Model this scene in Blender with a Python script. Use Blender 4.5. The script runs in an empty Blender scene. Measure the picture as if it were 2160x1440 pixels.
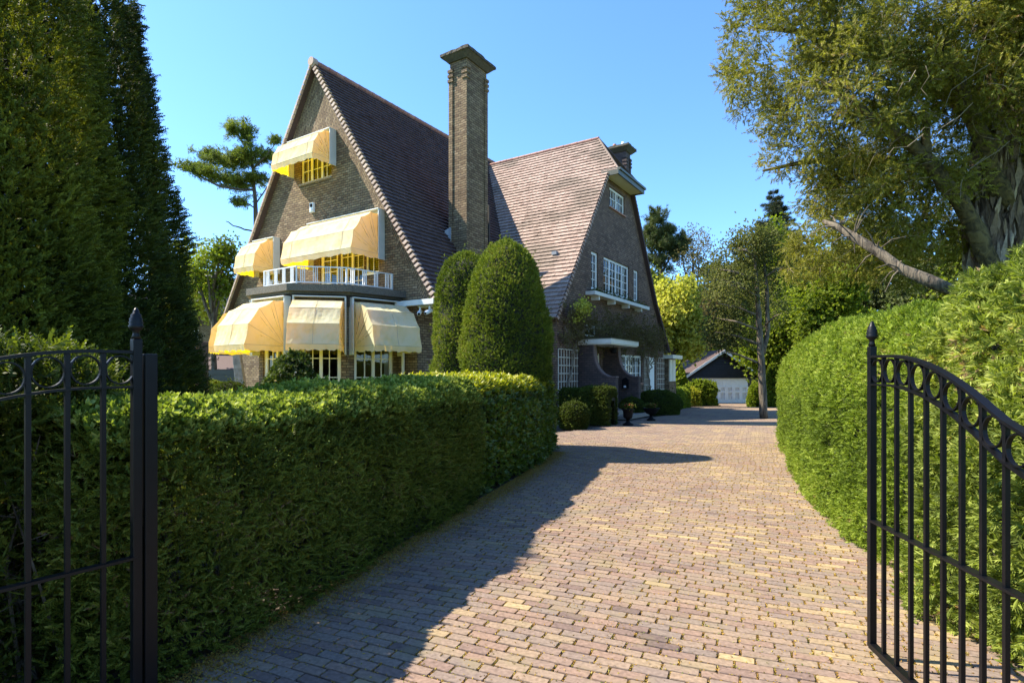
import bpy, math, random
import numpy as np
from mathutils import Vector, Matrix
from mathutils.geometry import tessellate_polygon
R = math.radians
random.seed(7); rng = np.random.default_rng(7)
sc = bpy.context.scene; col = sc.collection

# ------------------------------------------------------------------ camera, sky, sun, exposure
cam = bpy.data.objects.new('camera', bpy.data.cameras.new('camera')); col.objects.link(cam)
cam.location = (0, 0, 1.6); cam.rotation_euler = (R(90), 0, 0)
cam.data.sensor_width = 36; cam.data.lens = 36*1180/2160; cam.data.shift_y = 70/2160
cam.data.clip_start = .05; cam.data.clip_end = 1500
sc.camera = cam
EL = R(49); AZ = (.985, -.17)            # elevation; ground direction the light travels in
n_ = math.hypot(*AZ); AZ = (AZ[0]/n_, AZ[1]/n_)
w = bpy.data.worlds.new('World'); sc.world = w; w.use_nodes = True
nt = w.node_tree; sky = nt.nodes.new('ShaderNodeTexSky'); sky.sky_type = 'NISHITA'; sky.sun_disc = False
sky.sun_elevation = EL; sky.sun_rotation = math.atan2(-AZ[0], -AZ[1])
sky.air_density = 1.0; sky.dust_density = .3; sky.ozone_density = 3.0
bg = nt.nodes['Background']; bg.inputs[1].default_value = .118
tint = nt.nodes.new('ShaderNodeMix'); tint.data_type = 'RGBA'; tint.blend_type = 'MULTIPLY'; tint.inputs['Factor'].default_value = 1
nt.links.new(sky.outputs[0], tint.inputs['A']); tint.inputs['B'].default_value = (.68, .95, 1.23, 1); nt.links.new(tint.outputs['Result'], bg.inputs[0])
sd = bpy.data.lights.new('sun', 'SUN'); sd.energy = 5.0; sd.angle = R(.5); sd.color = (1, .91, .76)
so = bpy.data.objects.new('sun', sd); col.objects.link(so)
so.rotation_euler = Vector((AZ[0]*math.cos(EL), AZ[1]*math.cos(EL), -math.sin(EL))).to_track_quat('-Z', 'Y').to_euler()
so.location = (0, 0, 40)
sc.view_settings.view_transform = 'Standard'; sc.view_settings.look = 'None'
sc.view_settings.exposure = 1.4; sc.view_settings.gamma = 1

# ------------------------------------------------------------------ materials
def mat(name): 
    m = bpy.data.materials.new(name); m.use_nodes = True
    return m, m.node_tree, m.node_tree.nodes['Principled BSDF']
def N(nt, typ, **kw):
    n = nt.nodes.new(typ)
    for k, v in kw.items():
        if k.startswith('i_'): n.inputs[k[2:].replace('_', ' ')].default_value = v
        else: setattr(n, k, v)
    return n
def ramp(nt, stops, interp='LINEAR'):
    r = nt.nodes.new('ShaderNodeValToRGB'); r.color_ramp.interpolation = interp
    e = r.color_ramp.elements
    while len(e) < len(stops): e.new(.5)
    for i, (p, c) in enumerate(stops): e[i].position = p; e[i].color = (*c, 1)
    return r
def plain(name, c, rough=.6, metal=0, noise=.12, scale=6, bump=0, spec=.5):
    m, nt, b = mat(name)
    tc = N(nt, 'ShaderNodeTexCoord'); nz = N(nt, 'ShaderNodeTexNoise'); nz.inputs['Scale'].default_value = scale; nz.inputs['Detail'].default_value = 6
    nt.links.new(tc.outputs['Object'], nz.inputs['Vector'])
    r = ramp(nt, [(.3, [x*(1-noise) for x in c]), (.7, [min(1, x*(1+noise)) for x in c])])
    nt.links.new(nz.outputs['Fac'], r.inputs[0]); nt.links.new(r.outputs[0], b.inputs['Base Color'])
    b.inputs['Roughness'].default_value = rough; b.inputs['Metallic'].default_value = metal
    b.inputs['Specular IOR Level'].default_value = spec
    if bump:
        bp = N(nt, 'ShaderNodeBump'); bp.inputs['Strength'].default_value = bump; bp.inputs['Distance'].default_value = .02
        nt.links.new(nz.outputs['Fac'], bp.inputs['Height']); nt.links.new(bp.outputs[0], b.inputs['Normal'])
    return m
def leafmat(name, stops, trans=.3, rough=.6, spec=.16, tboost=(1.25, 1.35, .5)):
    m, nt, b = mat(name)
    a = N(nt, 'ShaderNodeAttribute', attribute_name='var')
    r = ramp(nt, stops); nt.links.new(a.outputs['Fac'], r.inputs[0])
    nt.links.new(r.outputs[0], b.inputs['Base Color'])
    b.inputs['Roughness'].default_value = rough; b.inputs['Specular IOR Level'].default_value = spec
    t = N(nt, 'ShaderNodeBsdfTranslucent'); mx = N(nt, 'ShaderNodeMixShader'); mx.inputs[0].default_value = trans
    mu = N(nt, 'ShaderNodeMix', data_type='RGBA', blend_type='MULTIPLY'); mu.inputs['Factor'].default_value = 1
    nt.links.new(r.outputs[0], mu.inputs['A']); mu.inputs['B'].default_value = (*tboost, 1)
    nt.links.new(mu.outputs['Result'], t.inputs['Color'])
    nt.links.new(b.outputs[0], mx.inputs[1]); nt.links.new(t.outputs[0], mx.inputs[2])
    nt.links.new(mx.outputs[0], nt.nodes['Material Output'].inputs['Surface'])
    return m
def brickmat(name, cs, mortar, bw=.21, rh=.082, mort=.011, bump=.6, grime=.35):
    m, nt, b = mat(name); L = nt.links
    uv = N(nt, 'ShaderNodeUVMap', uv_map='UVMap')
    nzw = N(nt, 'ShaderNodeTexNoise'); nzw.inputs['Scale'].default_value = 9
    L.new(uv.outputs[0], nzw.inputs['Vector'])
    vm = N(nt, 'ShaderNodeVectorMath', operation='MULTIPLY_ADD'); vm.inputs[1].default_value = (.006, .006, 0)
    L.new(nzw.outputs['Color'], vm.inputs[0]); L.new(uv.outputs[0], vm.inputs[2])
    br = N(nt, 'ShaderNodeTexBrick'); L.new(vm.outputs[0], br.inputs['Vector'])
    br.inputs['Scale'].default_value = 1; br.inputs['Mortar Size'].default_value = mort; br.inputs['Mortar Smooth'].default_value = .25
    br.inputs['Brick Width'].default_value = bw; br.inputs['Row Height'].default_value = rh; br.inputs['Bias'].default_value = 0
    br.inputs['Color1'].default_value = (0, 0, 0, 1); br.inputs['Color2'].default_value = (1, 1, 1, 1); br.inputs['Mortar'].default_value = (.5, .5, .5, 1)
    r = ramp(nt, [(i/(len(cs)-1), c) for i, c in enumerate(cs)])
    L.new(br.outputs['Color'], r.inputs[0])
    nz = N(nt, 'ShaderNodeTexNoise'); nz.inputs['Scale'].default_value = 1.1; nz.inputs['Detail'].default_value = 8; nz.inputs['Roughness'].default_value = .7
    L.new(uv.outputs[0], nz.inputs['Vector'])
    gr = ramp(nt, [(.3, (1-grime,)*3), (.62, (1.0, 1, 1))]); L.new(nz.outputs['Fac'], gr.inputs[0])
    m1 = N(nt, 'ShaderNodeMix', data_type='RGBA'); L.new(br.outputs['Fac'], m1.inputs['Factor']); L.new(r.outputs[0], m1.inputs['A']); m1.inputs['B'].default_value = (*mortar, 1)
    m2 = N(nt, 'ShaderNodeMix', data_type='RGBA', blend_type='MULTIPLY'); m2.inputs['Factor'].default_value = 1
    L.new(m1.outputs['Result'], m2.inputs['A']); L.new(gr.outputs[0], m2.inputs['B']); L.new(m2.outputs['Result'], b.inputs['Base Color'])
    inv = N(nt, 'ShaderNodeMath', operation='SUBTRACT'); inv.inputs[0].default_value = 1; L.new(br.outputs['Fac'], inv.inputs[1])
    nf = N(nt, 'ShaderNodeTexNoise'); nf.inputs['Scale'].default_value = 60; L.new(uv.outputs[0], nf.inputs['Vector'])
    ad = N(nt, 'ShaderNodeMath', operation='MULTIPLY_ADD'); ad.inputs[1].default_value = .35; L.new(nf.outputs['Fac'], ad.inputs[0]); L.new(inv.outputs[0], ad.inputs[2])
    bp = N(nt, 'ShaderNodeBump'); bp.inputs['Strength'].default_value = bump; bp.inputs['Distance'].default_value = .012
    L.new(ad.outputs[0], bp.inputs['Height']); L.new(bp.outputs[0], b.inputs['Normal'])
    b.inputs['Roughness'].default_value = .85; b.inputs['Specular IOR Level'].default_value = .25
    return m
def varmat(name, stops, rough=.8, nsc=25, namp=.25, stain=None, interp='LINEAR', spec=.3):
    m, nt, b = mat(name); L = nt.links
    a = N(nt, 'ShaderNodeAttribute', attribute_name='var'); r = ramp(nt, stops, interp); L.new(a.outputs['Fac'], r.inputs[0])
    tc = N(nt, 'ShaderNodeTexCoord'); nz = N(nt, 'ShaderNodeTexNoise'); nz.inputs['Scale'].default_value = nsc; nz.inputs['Detail'].default_value = 5
    L.new(tc.outputs['Object'], nz.inputs['Vector'])
    g = ramp(nt, [(.3, (1-namp,)*3), (.7, (1+namp,)*3)]); L.new(nz.outputs['Fac'], g.inputs[0])
    mx = N(nt, 'ShaderNodeMix', data_type='RGBA', blend_type='MULTIPLY'); mx.inputs['Factor'].default_value = 1
    L.new(r.outputs[0], mx.inputs['A']); L.new(g.outputs[0], mx.inputs['B']); out = mx.outputs['Result']
    if stain:
        n2 = N(nt, 'ShaderNodeTexNoise'); n2.inputs['Detail'].default_value = 7; n2.inputs['Scale'].default_value = 1
        mp = N(nt, 'ShaderNodeMapping'); mp.inputs['Scale'].default_value = stain[1]; L.new(tc.outputs['Object'], mp.inputs[0]); L.new(mp.outputs[0], n2.inputs['Vector'])
        g2 = ramp(nt, [(stain[2], (0, 0, 0)), (stain[2]+.12, (stain[3],)*3)]); L.new(n2.outputs['Fac'], g2.inputs[0])
        m3 = N(nt, 'ShaderNodeMix', data_type='RGBA'); L.new(g2.outputs[0], m3.inputs['Factor']); L.new(out, m3.inputs['A']); m3.inputs['B'].default_value = (*stain[0], 1); out = m3.outputs['Result']
    L.new(out, b.inputs['Base Color']); b.inputs['Roughness'].default_value = rough; b.inputs['Specular IOR Level'].default_value = spec
    bp = N(nt, 'ShaderNodeBump'); bp.inputs['Strength'].default_value = .15; bp.inputs['Distance'].default_value = .004
    L.new(nz.outputs['Fac'], bp.inputs['Height']); L.new(bp.outputs[0], b.inputs['Normal'])
    return m
def barkmat(name, c1, c2, scale=(9, 9, 1.6)):
    m, nt, b = mat(name); L = nt.links
    tc = N(nt, 'ShaderNodeTexCoord'); mp = N(nt, 'ShaderNodeMapping'); mp.inputs['Scale'].default_value = scale; L.new(tc.outputs['Object'], mp.inputs[0])
    nz = N(nt, 'ShaderNodeTexNoise'); nz.inputs['Scale'].default_value = 1.5; nz.inputs['Detail'].default_value = 8; nz.inputs['Distortion'].default_value = 1.2; L.new(mp.outputs[0], nz.inputs['Vector'])
    r = ramp(nt, [(.35, c1), (.62, c2)]); L.new(nz.outputs['Fac'], r.inputs[0]); L.new(r.outputs[0], b.inputs['Base Color'])
    bp = N(nt, 'ShaderNodeBump'); bp.inputs['Strength'].default_value = .9; bp.inputs['Distance'].default_value = .04; L.new(nz.outputs['Fac'], bp.inputs['Height']); L.new(bp.outputs[0], b.inputs['Normal'])
    b.inputs['Roughness'].default_value = .9; return m
def glassmat():
    m, nt, b = mat('window_glass'); nt.nodes.remove(b)
    t = N(nt, 'ShaderNodeBsdfTransparent'); t.inputs[0].default_value = (.75, .78, .76, 1)
    g = N(nt, 'ShaderNodeBsdfGlossy'); g.inputs['Roughness'].default_value = .02
    nz = N(nt, 'ShaderNodeTexNoise'); nz.inputs['Scale'].default_value = 2.5
    bp = N(nt, 'ShaderNodeBump'); bp.inputs['Strength'].default_value = .12; nt.links.new(nz.outputs['Fac'], bp.inputs['Height']); nt.links.new(bp.outputs[0], g.inputs['Normal'])
    f = N(nt, 'ShaderNodeFresnel'); f.inputs[0].default_value = 1.7
    mx = N(nt, 'ShaderNodeMixShader'); nt.links.new(f.outputs[0], mx.inputs[0]); nt.links.new(t.outputs[0], mx.inputs[1]); nt.links.new(g.outputs[0], mx.inputs[2])
    nt.links.new(mx.outputs[0], nt.nodes['Material Output'].inputs[0]); return m
def clothmat(name, c, tcol, trans):
    m, nt, b = mat(name); L = nt.links
    tc = N(nt, 'ShaderNodeTexCoord'); nz = N(nt, 'ShaderNodeTexNoise'); nz.inputs['Scale'].default_value = 3.0; nz.inputs['Detail'].default_value = 7; nz.inputs['Roughness'].default_value = .7
    L.new(tc.outputs['Object'], nz.inputs['Vector'])
    r = ramp(nt, [(.35, [x*.86 for x in c[:2]]+[c[2]*.72]), (.55, c)]); L.new(nz.outputs['Fac'], r.inputs[0]); L.new(r.outputs[0], b.inputs['Base Color'])
    b.inputs['Roughness'].default_value = .85; b.inputs['Specular IOR Level'].default_value = .15
    t = N(nt, 'ShaderNodeBsdfTranslucent'); t.inputs[0].default_value = (*tcol, 1)
    mx = N(nt, 'ShaderNodeMixShader'); mx.inputs[0].default_value = trans; L.new(b.outputs[0], mx.inputs[1]); L.new(t.outputs[0], mx.inputs[2])
    n2 = N(nt, 'ShaderNodeTexNoise'); n2.inputs['Scale'].default_value = 5; L.new(tc.outputs['Object'], n2.inputs['Vector'])
    bp = N(nt, 'ShaderNodeBump'); bp.inputs['Strength'].default_value = .08; bp.inputs['Distance'].default_value = .04; L.new(n2.outputs['Fac'], bp.inputs['Height']); L.new(bp.outputs[0], b.inputs['Normal'])
    L.new(mx.outputs[0], nt.nodes['Material Output'].inputs['Surface']); return m
M = {}
M['brick'] = brickmat('brown_brick', [(.15, .092, .05), (.22, .15, .08), (.29, .205, .11), (.18, .12, .07), (.35, .25, .145)], (.06, .044, .03))
M['brick_w'] = brickmat('red_brown_brick', [(.13, .078, .055), (.19, .118, .08), (.25, .155, .10), (.15, .095, .068), (.28, .185, .125)], (.06, .045, .035))
M['brick_porch'] = brickmat('purple_brick', [(.10, .072, .065), (.14, .095, .08), (.085, .065, .062), (.15, .1, .082)], (.06, .05, .045))
M['tile'] = varmat('sunlit_roof_tile', [(0, (.25, .172, .135)), (.4, (.31, .222, .178)), (.8, (.36, .265, .215)), (1, (.24, .165, .13))], rough=.75, nsc=18, namp=.2, stain=((.15, .118, .09), (1.3, .45, .22), .50, .75), spec=.25)  # light copy for the wing slope facing the sun, sunlight in the colour
M['tile_dark'] = varmat('dark_roof_tile', [(0, (.062, .040, .036)), (.5, (.085, .055, .048)), (1, (.11, .07, .06))], rough=.75, nsc=18, namp=.2, spec=.25)  # house slopes: shade put into the tile colour; plain dark tile on outbuildings
M['ridge'] = varmat('ridge_tile', [(0, (.26, .12, .085)), (1, (.36, .18, .12))], rough=.7, nsc=14, namp=.25)
M['verge'] = varmat('verge_tile', [(0, (.40, .29, .23)), (1, (.56, .43, .34))], rough=.8, nsc=20, namp=.2)
M['white'] = plain('white_paint', (.78, .78, .74), .45, noise=.04)
M['cream'] = plain('cream_paint', (.74, .70, .56), .5, noise=.05)
M['board'] = plain('off_white_board', (.66, .66, .60), .5, noise=.05)
M['soffit'] = plain('soffit_paint', (.62, .58, .38), .6, noise=.06)
M['fascia'] = plain('dark_fascia', (.085, .09, .065), .5, noise=.1)
M['dark'] = plain('dark_interior', (.05, .043, .036), .9)
M['concrete'] = plain('pebbledash_concrete', (.13, .115, .09), .95, noise=.5, scale=45, bump=.9)
M['stone'] = plain('stone_coping', (.24, .2, .16), .9, noise=.2, scale=20, bump=.3)
M['cap'] = plain('mossy_chimney_cap', (.065, .055, .038), .95, noise=.55, scale=14, bump=1)
M['mossstone'] = plain('moss_stained_concrete', (.075, .065, .042), .9, noise=.3, scale=12, bump=.3)
M['iron'] = plain('black_gate_paint', (.004, .004, .005), .42, noise=.2, scale=20, spec=.25)
M['lead'] = plain('lead_flashing', (.28, .3, .33), .5, noise=.15)
M['blackboard'] = plain('black_weatherboard', (.022, .02, .02), .36, noise=.3, scale=5)
M['rust'] = plain('weathered_wood_post', (.15, .075, .045), .75, noise=.3, scale=10, bump=.3)
M['greywood'] = plain('grey_wood', (.27, .25, .22), .9, noise=.3, scale=8, bump=.4)
M['curtain'] = plain('curtain_fabric', (.62, .6, .54), .9)
M['blind'] = plain('blind_slat', (.5, .4, .24), .6)
M['urn'] = plain('black_cast_iron', (.008, .008, .009), .6, noise=.3, spec=.1)
M['plasticw'] = plain('white_plastic', (.75, .76, .76), .35, noise=.03)
M['lattice'] = plain('trellis_wood', (.55, .50, .40), .7, noise=.15)
M['glass'] = glassmat()
M['cloth'] = clothmat('awning_canvas', (.95, .94, .64), (1.0, .63, .0), .52)
M['seam'] = plain('awning_seam', (.5, .42, .24), .8)
M['bark'] = barkmat('grey_brown_bark', (.04, .03, .02), (.15, .12, .08))
M['bark_pale'] = barkmat('pale_shaggy_bark', (.045, .028, .018), (.27, .2, .135), (11, 11, 1.1))
M['bark_moss'] = barkmat('mossy_bark', (.032, .025, .011), (.13, .10, .04), (6, 6, 6))
M['twig'] = plain('dry_twig', (.2, .16, .11), .9, noise=.3)
M['grtile'] = varmat('grey_roof_tile', [(0, (.09, .09, .1)), (1, (.16, .16, .17))])

G = lambda *c: c
M['yew'] = leafmat('yew_needles', [(0, G(.018, .027, .006)), (.5, G(.052, .068, .01)), (1, G(.125, .14, .02))], .3)
M['yew_olive'] = leafmat('olive_yew_needles', [(0, G(.03, .04, .007)), (.5, G(.115, .13, .015)), (1, G(.25, .245, .03))], .35)
M['hedge_yew'] = leafmat('hedge_yew_needles', [(0, G(.035, .05, .009)), (.45, G(.105, .13, .017)), (.8, G(.19, .215, .03)), (.96, G(.28, .28, .06)), (1, G(.2, .12, .06))], .35)
M['laurel'] = leafmat('laurel_leaves', [(0, G(.045, .07, .01)), (.5, G(.11, .155, .016)), (1, G(.24, .28, .03))], .3, .4, .45)
M['laurel_tip'] = leafmat('young_laurel_leaves', [(0, G(.22, .25, .015)), (1, G(.42, .38, .03))], .35, .45, .4)
M['leyland'] = leafmat('cypress_sprays', [(0, G(.055, .08, .012)), (.35, G(.14, .20, .022)), (.75, G(.27, .34, .04)), (.96, G(.38, .44, .09)), (1, G(.28, .2, .08))], .33)
M['privet'] = leafmat('sunlit_hedge_top_leaves', [(0, G(.10, .14, .02)), (.6, G(.22, .27, .05)), (1, G(.40, .43, .12))], .35, .7, .08)  # sun on the hedge top put into the leaf colour
M['leyland_loose'] = leafmat('feathery_cypress_sprays', [(0, G(.05, .07, .014)), (.35, G(.14, .18, .03)), (.75, G(.28, .33, .06)), (.94, G(.40, .42, .11)), (1, G(.3, .2, .1))], .35)
M['topiary'] = leafmat('clipped_cypress_sprays', [(0, G(.035, .055, .008)), (.5, G(.12, .16, .016)), (.93, G(.26, .29, .04)), (1, G(.2, .15, .06))], .28)
M['boxdark'] = leafmat('dark_box_leaves', [(0, G(.028, .042, .008)), (1, G(.10, .13, .018))], .28)
M['oldyew'] = leafmat('sparse_yew_sprays', [(0, G(.07, .072, .014)), (.5, G(.19, .185, .03)), (.9, G(.33, .31, .07)), (1, G(.3, .2, .1))], .38)
M['decid'] = leafmat('green_leaves', [(0, G(.06, .09, .012)), (.5, G(.15, .19, .018)), (1, G(.29, .33, .035))], .42)
M['lime'] = leafmat('yellow_green_leaves', [(0, G(.26, .28, .04)), (1, G(.60, .56, .13))], .42)
M['gold'] = leafmat('golden_leaves', [(0, G(.17, .2, .02)), (1, G(.38, .34, .04))], .45)
M['olive'] = leafmat('olive_leaves', [(0, G(.06, .068, .022)), (.6, G(.14, .15, .045)), (1, G(.26, .25, .1))], .35)
M['pine'] = leafmat('pine_needles', [(0, G(.04, .055, .022)), (.7, G(.10, .12, .04)), (1, G(.17, .17, .07))], .2)
M['fir'] = leafmat('fir_needles', [(0, G(.022, .03, .016)), (1, G(.06, .07, .035))], .15)
M['larch'] = leafmat('spruce_needles', [(0, G(.06, .085, .02)), (.6, G(.17, .21, .035)), (1, G(.32, .34, .06))], .35)
M['willow'] = leafmat('willow_leaves', [(0, G(.11, .14, .025)), (1, G(.22, .25, .06))], .4)
M['copper'] = leafmat('copper_leaves', [(0, G(.07, .025, .03)), (1, G(.16, .07, .07))], .3)
M['brownleaf'] = leafmat('budding_leaves', [(0, G(.11, .085, .04)), (1, G(.2, .17, .07))], .3)
M['flower'] = leafmat('pale_flowers', [(0, G(.7, .55, .5)), (1, G(.8, .7, .62))], .3)
M['redflower'] = leafmat('red_flowers', [(0, G(.25, .05, .03)), (1, G(.4, .14, .08))], .3)
M['twig_pale'] = plain('pale_dry_twig', (.3, .235, .15), .9, noise=.35)
M['core'] = plain('painted_inner_shade', (.022, .024, .012), 1, noise=.4, scale=12)  # shade inside the foliage put into the colour; also on yew trunks
M['litter'] = leafmat('fallen_catkins', [(0, G(.16, .09, .02)), (.5, G(.36, .20, .035)), (.8, G(.42, .30, .06)), (1, G(.12, .17, .03))], .1)
M['paver'] = varmat('clay_paver', [(0, (.12, .088, .076)), (.13, (.18, .125, .1)), (.28, (.235, .158, .115)), (.40, (.185, .145, .118)), (.52, (.26, .185, .125)), (.63, (.195, .148, .12)), (.74, (.28, .205, .12)), (.86, (.325, .24, .13)), (1, (.36, .268, .14))], rough=.9, nsc=40, namp=.24, stain=((.22, .18, .1), (3, 3, 3), .54, .5), spec=.12)
M['joint'] = plain('sandy_joint', (.06, .045, .022), .95, noise=.5, scale=18, bump=.4)

def lawnmat():
    m, nt, b = mat('lawn'); L = nt.links
    tc = N(nt, 'ShaderNodeTexCoord'); nz = N(nt, 'ShaderNodeTexNoise'); nz.inputs['Scale'].default_value = .9; nz.inputs['Detail'].default_value = 12; nz.inputs['Roughness'].default_value = .75
    L.new(tc.outputs['Object'], nz.inputs['Vector'])
    r = ramp(nt, [(.3, (.05, .08, .015)), (.5, (.11, .17, .02)), (.7, (.19, .24, .035))]); L.new(nz.outputs['Fac'], r.inputs[0]); L.new(r.outputs[0], b.inputs['Base Color']); b.inputs['Roughness'].default_value = .95
    return m
M['lawn'] = lawnmat()
M['soil'] = plain('bed_soil', (.06, .045, .03), .95, noise=.5, scale=8, bump=.5)

# ------------------------------------------------------------------ helpers
def tag(o, label=None, cat=None, group=None, kind=None):
    for k, v in (('label', label), ('category', cat), ('group', group), ('kind', kind)):
        if v: o[k] = v
    return o
def empty(name, loc, rz=0, label=None, cat=None, group=None):
    o = bpy.data.objects.new(name, None); col.objects.link(o); o.location = loc; o.rotation_euler = (0, 0, rz); o.empty_display_size = .2
    return tag(o, label, cat, group)
def gz(y):
    k = min(1, max(0, (y-20)/26)); return -.74*k*k*(3-2*k)

class MB:
    def __init__(s): s.v = []; s.f = []; s.a = []
    def poly(s, pts, var=None):
        i = len(s.v); s.v += [tuple(p) for p in pts]; s.f.append(tuple(range(i, i+len(pts)))); s.a.append(random.random() if var is None else var)
    def hexa(s, b, t):         # b,t: 4 bottom and 4 top points
        i = len(s.v); s.v += [tuple(p) for p in b]+[tuple(p) for p in t]; r = random.random()
        for f in ((3, 2, 1, 0), (4, 5, 6, 7), (0, 1, 5, 4), (1, 2, 6, 5), (2, 3, 7, 6), (3, 0, 4, 7)):
            s.f.append(tuple(i+k for k in f)); s.a.append(r)
    def box(s, x0, x1, y0, y1, z0, z1):
        x0, x1 = sorted((x0, x1)); y0, y1 = sorted((y0, y1)); z0, z1 = sorted((z0, z1))
        s.hexa([(x0, y0, z0), (x1, y0, z0), (x1, y1, z0), (x0, y1, z0)], [(x0, y0, z1), (x1, y0, z1), (x1, y1, z1), (x0, y1, z1)])
    def obox(s, o, ax, ay, az, a, b, c):   # o corner, unit axes, lengths
        o = Vector(o); ax = Vector(ax)*a; ay = Vector(ay)*b; az = Vector(az)*c
        if ax.cross(ay).dot(az) < 0: o = o+ax; ax = -ax
        s.hexa([o, o+ax, o+ax+ay, o+ay], [o+az, o+ax+az, o+ax+ay+az, o+ay+az])
    def prism(s, pts, z0, z1):
        n = len(pts); i = len(s.v)
        ar = sum(pts[k][0]*pts[(k+1) % n][1]-pts[(k+1) % n][0]*pts[k][1] for k in range(n))
        if ar < 0: pts = pts[::-1]
        s.v += [(p[0], p[1], z0) for p in pts]+[(p[0], p[1], z1) for p in pts]; r = random.random()
        s.f.append(tuple(i+k for k in range(n))[::-1]); s.f.append(tuple(i+n+k for k in range(n))); s.a += [r, r]
        for k in range(n): s.f.append((i+k, i+(k+1) % n, i+n+(k+1) % n, i+n+k)); s.a.append(r)
    def tube(s, pts, rad, sides=6, cap=True, rough=0):
        pts = [Vector(p) for p in pts]; n = len(pts)
        if not hasattr(rad, '__len__'): rad = [rad]*n
        i = len(s.v); r_ = random.random(); up = Vector((.13, .21, 1)).normalized()
        for k, p in enumerate(pts):
            d = (pts[min(k+1, n-1)]-pts[max(k-1, 0)])
            if d.length < 1e-6: d = Vector((0, 0, 1))
            d.normalize(); a = d.cross(up)
            if a.length < .05: a = d.cross(Vector((1, 0, 0)))
            a.normalize(); b = d.cross(a)
            for j in range(sides):
                t = 2*math.pi*j/sides; q = rad[k]*(1+rough*random.uniform(-1, 1)); s.v.append(tuple(p+a*math.cos(t)*q+b*math.sin(t)*q))
        for k in range(n-1):
            for j in range(sides):
                s.f.append((i+k*sides+j, i+k*sides+(j+1) % sides, i+(k+1)*sides+(j+1) % sides, i+(k+1)*sides+j)); s.a.append(r_)
        if cap:
            s.f.append(tuple(i+j for j in range(sides))[::-1]); s.f.append(tuple(i+(n-1)*sides+j for j in range(sides))); s.a += [r_, r_]
    def lathe(s, prof, c=(0, 0, 0), n=20):
        i = len(s.v); m = len(prof)
        for r, z in prof:
            for j in range(n): t = 2*math.pi*j/n; s.v.append((c[0]+r*math.cos(t), c[1]+r*math.sin(t), c[2]+z))
        for k in range(m-1):
            for j in range(n): s.f.append((i+k*n+j, i+k*n+(j+1) % n, i+(k+1)*n+(j+1) % n, i+(k+1)*n+j)); s.a.append(.5)
        s.f.append(tuple(i+j for j in range(n))[::-1]); s.f.append(tuple(i+(m-1)*n+j for j in range(n))); s.a += [.5, .5]
    def build(s, name, m, parent=None, off=(0, 0, 0), smooth=False, uvrot=None, bevel=0):
        me = bpy.data.meshes.new(name); me.from_pydata([(v[0]-off[0], v[1]-off[1], v[2]-off[2]) for v in s.v], [], s.f)
        me.materials.append(m)
        at = me.attributes.new('var', 'FLOAT', 'FACE'); at.data.foreach_set('value', s.a)
        uvl = me.uv_layers.new(name='UVMap'); Z = Vector((0, 0, 1))
        for p in me.polygons:
            nn = p.normal
            if abs(nn.z) > .95: u, v = Vector((1, 0, 0)), Vector((0, 1, 0))
            else: u = Z.cross(nn).normalized(); v = nn.cross(u)
            if uvrot: c_, s_ = math.cos(uvrot), math.sin(uvrot); u, v = u*c_+v*s_, v*c_-u*s_
            for li in p.loop_indices:
                co = me.vertices[me.loops[li].vertex_index].co; uvl.data[li].uv = (co.dot(u), co.dot(v))
        if smooth: me.polygons.foreach_set('use_smooth', [True]*len(me.polygons))
        me.update(); o = bpy.data.objects.new(name, me); col.objects.link(o); o.parent = parent
        if bevel:
            b = o.modifiers.new('bevel', 'BEVEL'); b.width = bevel; b.segments = 2; b.limit_method = 'ANGLE'
        return o

def quads(name, m, V, F, var, parent=None, smooth=False):
    me = bpy.data.meshes.new(name); n = len(F)
    me.vertices.add(len(V)); me.vertices.foreach_set('co', np.ascontiguousarray(V, dtype=np.float32).ravel())
    me.loops.add(n*4); me.loops.foreach_set('vertex_index', np.ascontiguousarray(F, dtype=np.int32).ravel())
    me.polygons.add(n); me.polygons.foreach_set('loop_start', np.arange(0, n*4, 4, dtype=np.int32)); me.polygons.foreach_set('loop_total', np.full(n, 4, dtype=np.int32))
    at = me.attributes.new('var', 'FLOAT', 'FACE'); at.data.foreach_set('value', np.ascontiguousarray(var, dtype=np.float32))
    if not smooth: me.attributes.new('sharp_face', 'BOOLEAN', 'FACE').data.foreach_set('value', np.ones(n, dtype=bool))
    me.materials.append(m); me.update(calc_edges=True)
    o = bpy.data.objects.new(name, me); col.objects.link(o); o.parent = parent; return o

# leaf templates: diamonds (x,y,z), growth along +Z
def diamond(p, d, side, ln, wd, bend=0.0):
    p = np.array(p, float); d = np.array(d, float); d /= np.linalg.norm(d); side = np.array(side, float); side -= d*side.dot(d); side /= np.linalg.norm(side)
    nn = np.cross(d, side)
    return [p, p+d*ln*.45+side*wd*.5+nn*bend*ln*.3, p+d*ln+nn*bend*ln, p+d*ln*.45-side*wd*.5+nn*bend*ln*.3]
def template(ls):
    V = np.array([q for l in ls for q in l]); F = np.arange(len(V)).reshape(-1, 4); return V, F
_r = random.Random(3)
def t_sprig(n=11, L=.075, nl=.028, wd=.0095, flat=True):
    o = []
    for i in range(n):
        s = 1 if i % 2 else -1; z = L*i/n; k = 1-.45*i/n
        o.append(diamond((0, 0, z), (s*.8, _r.uniform(-.35, .35), .75), (0, _r.uniform(.5, 1), _r.uniform(-.5, .5)) if flat else (1, 1, 0), nl*k, wd, .1))
    o.append(diamond((0, 0, 0), (0, 0, 1), (1, .3, 0), L*1.1, .006)); return template(o)
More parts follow.
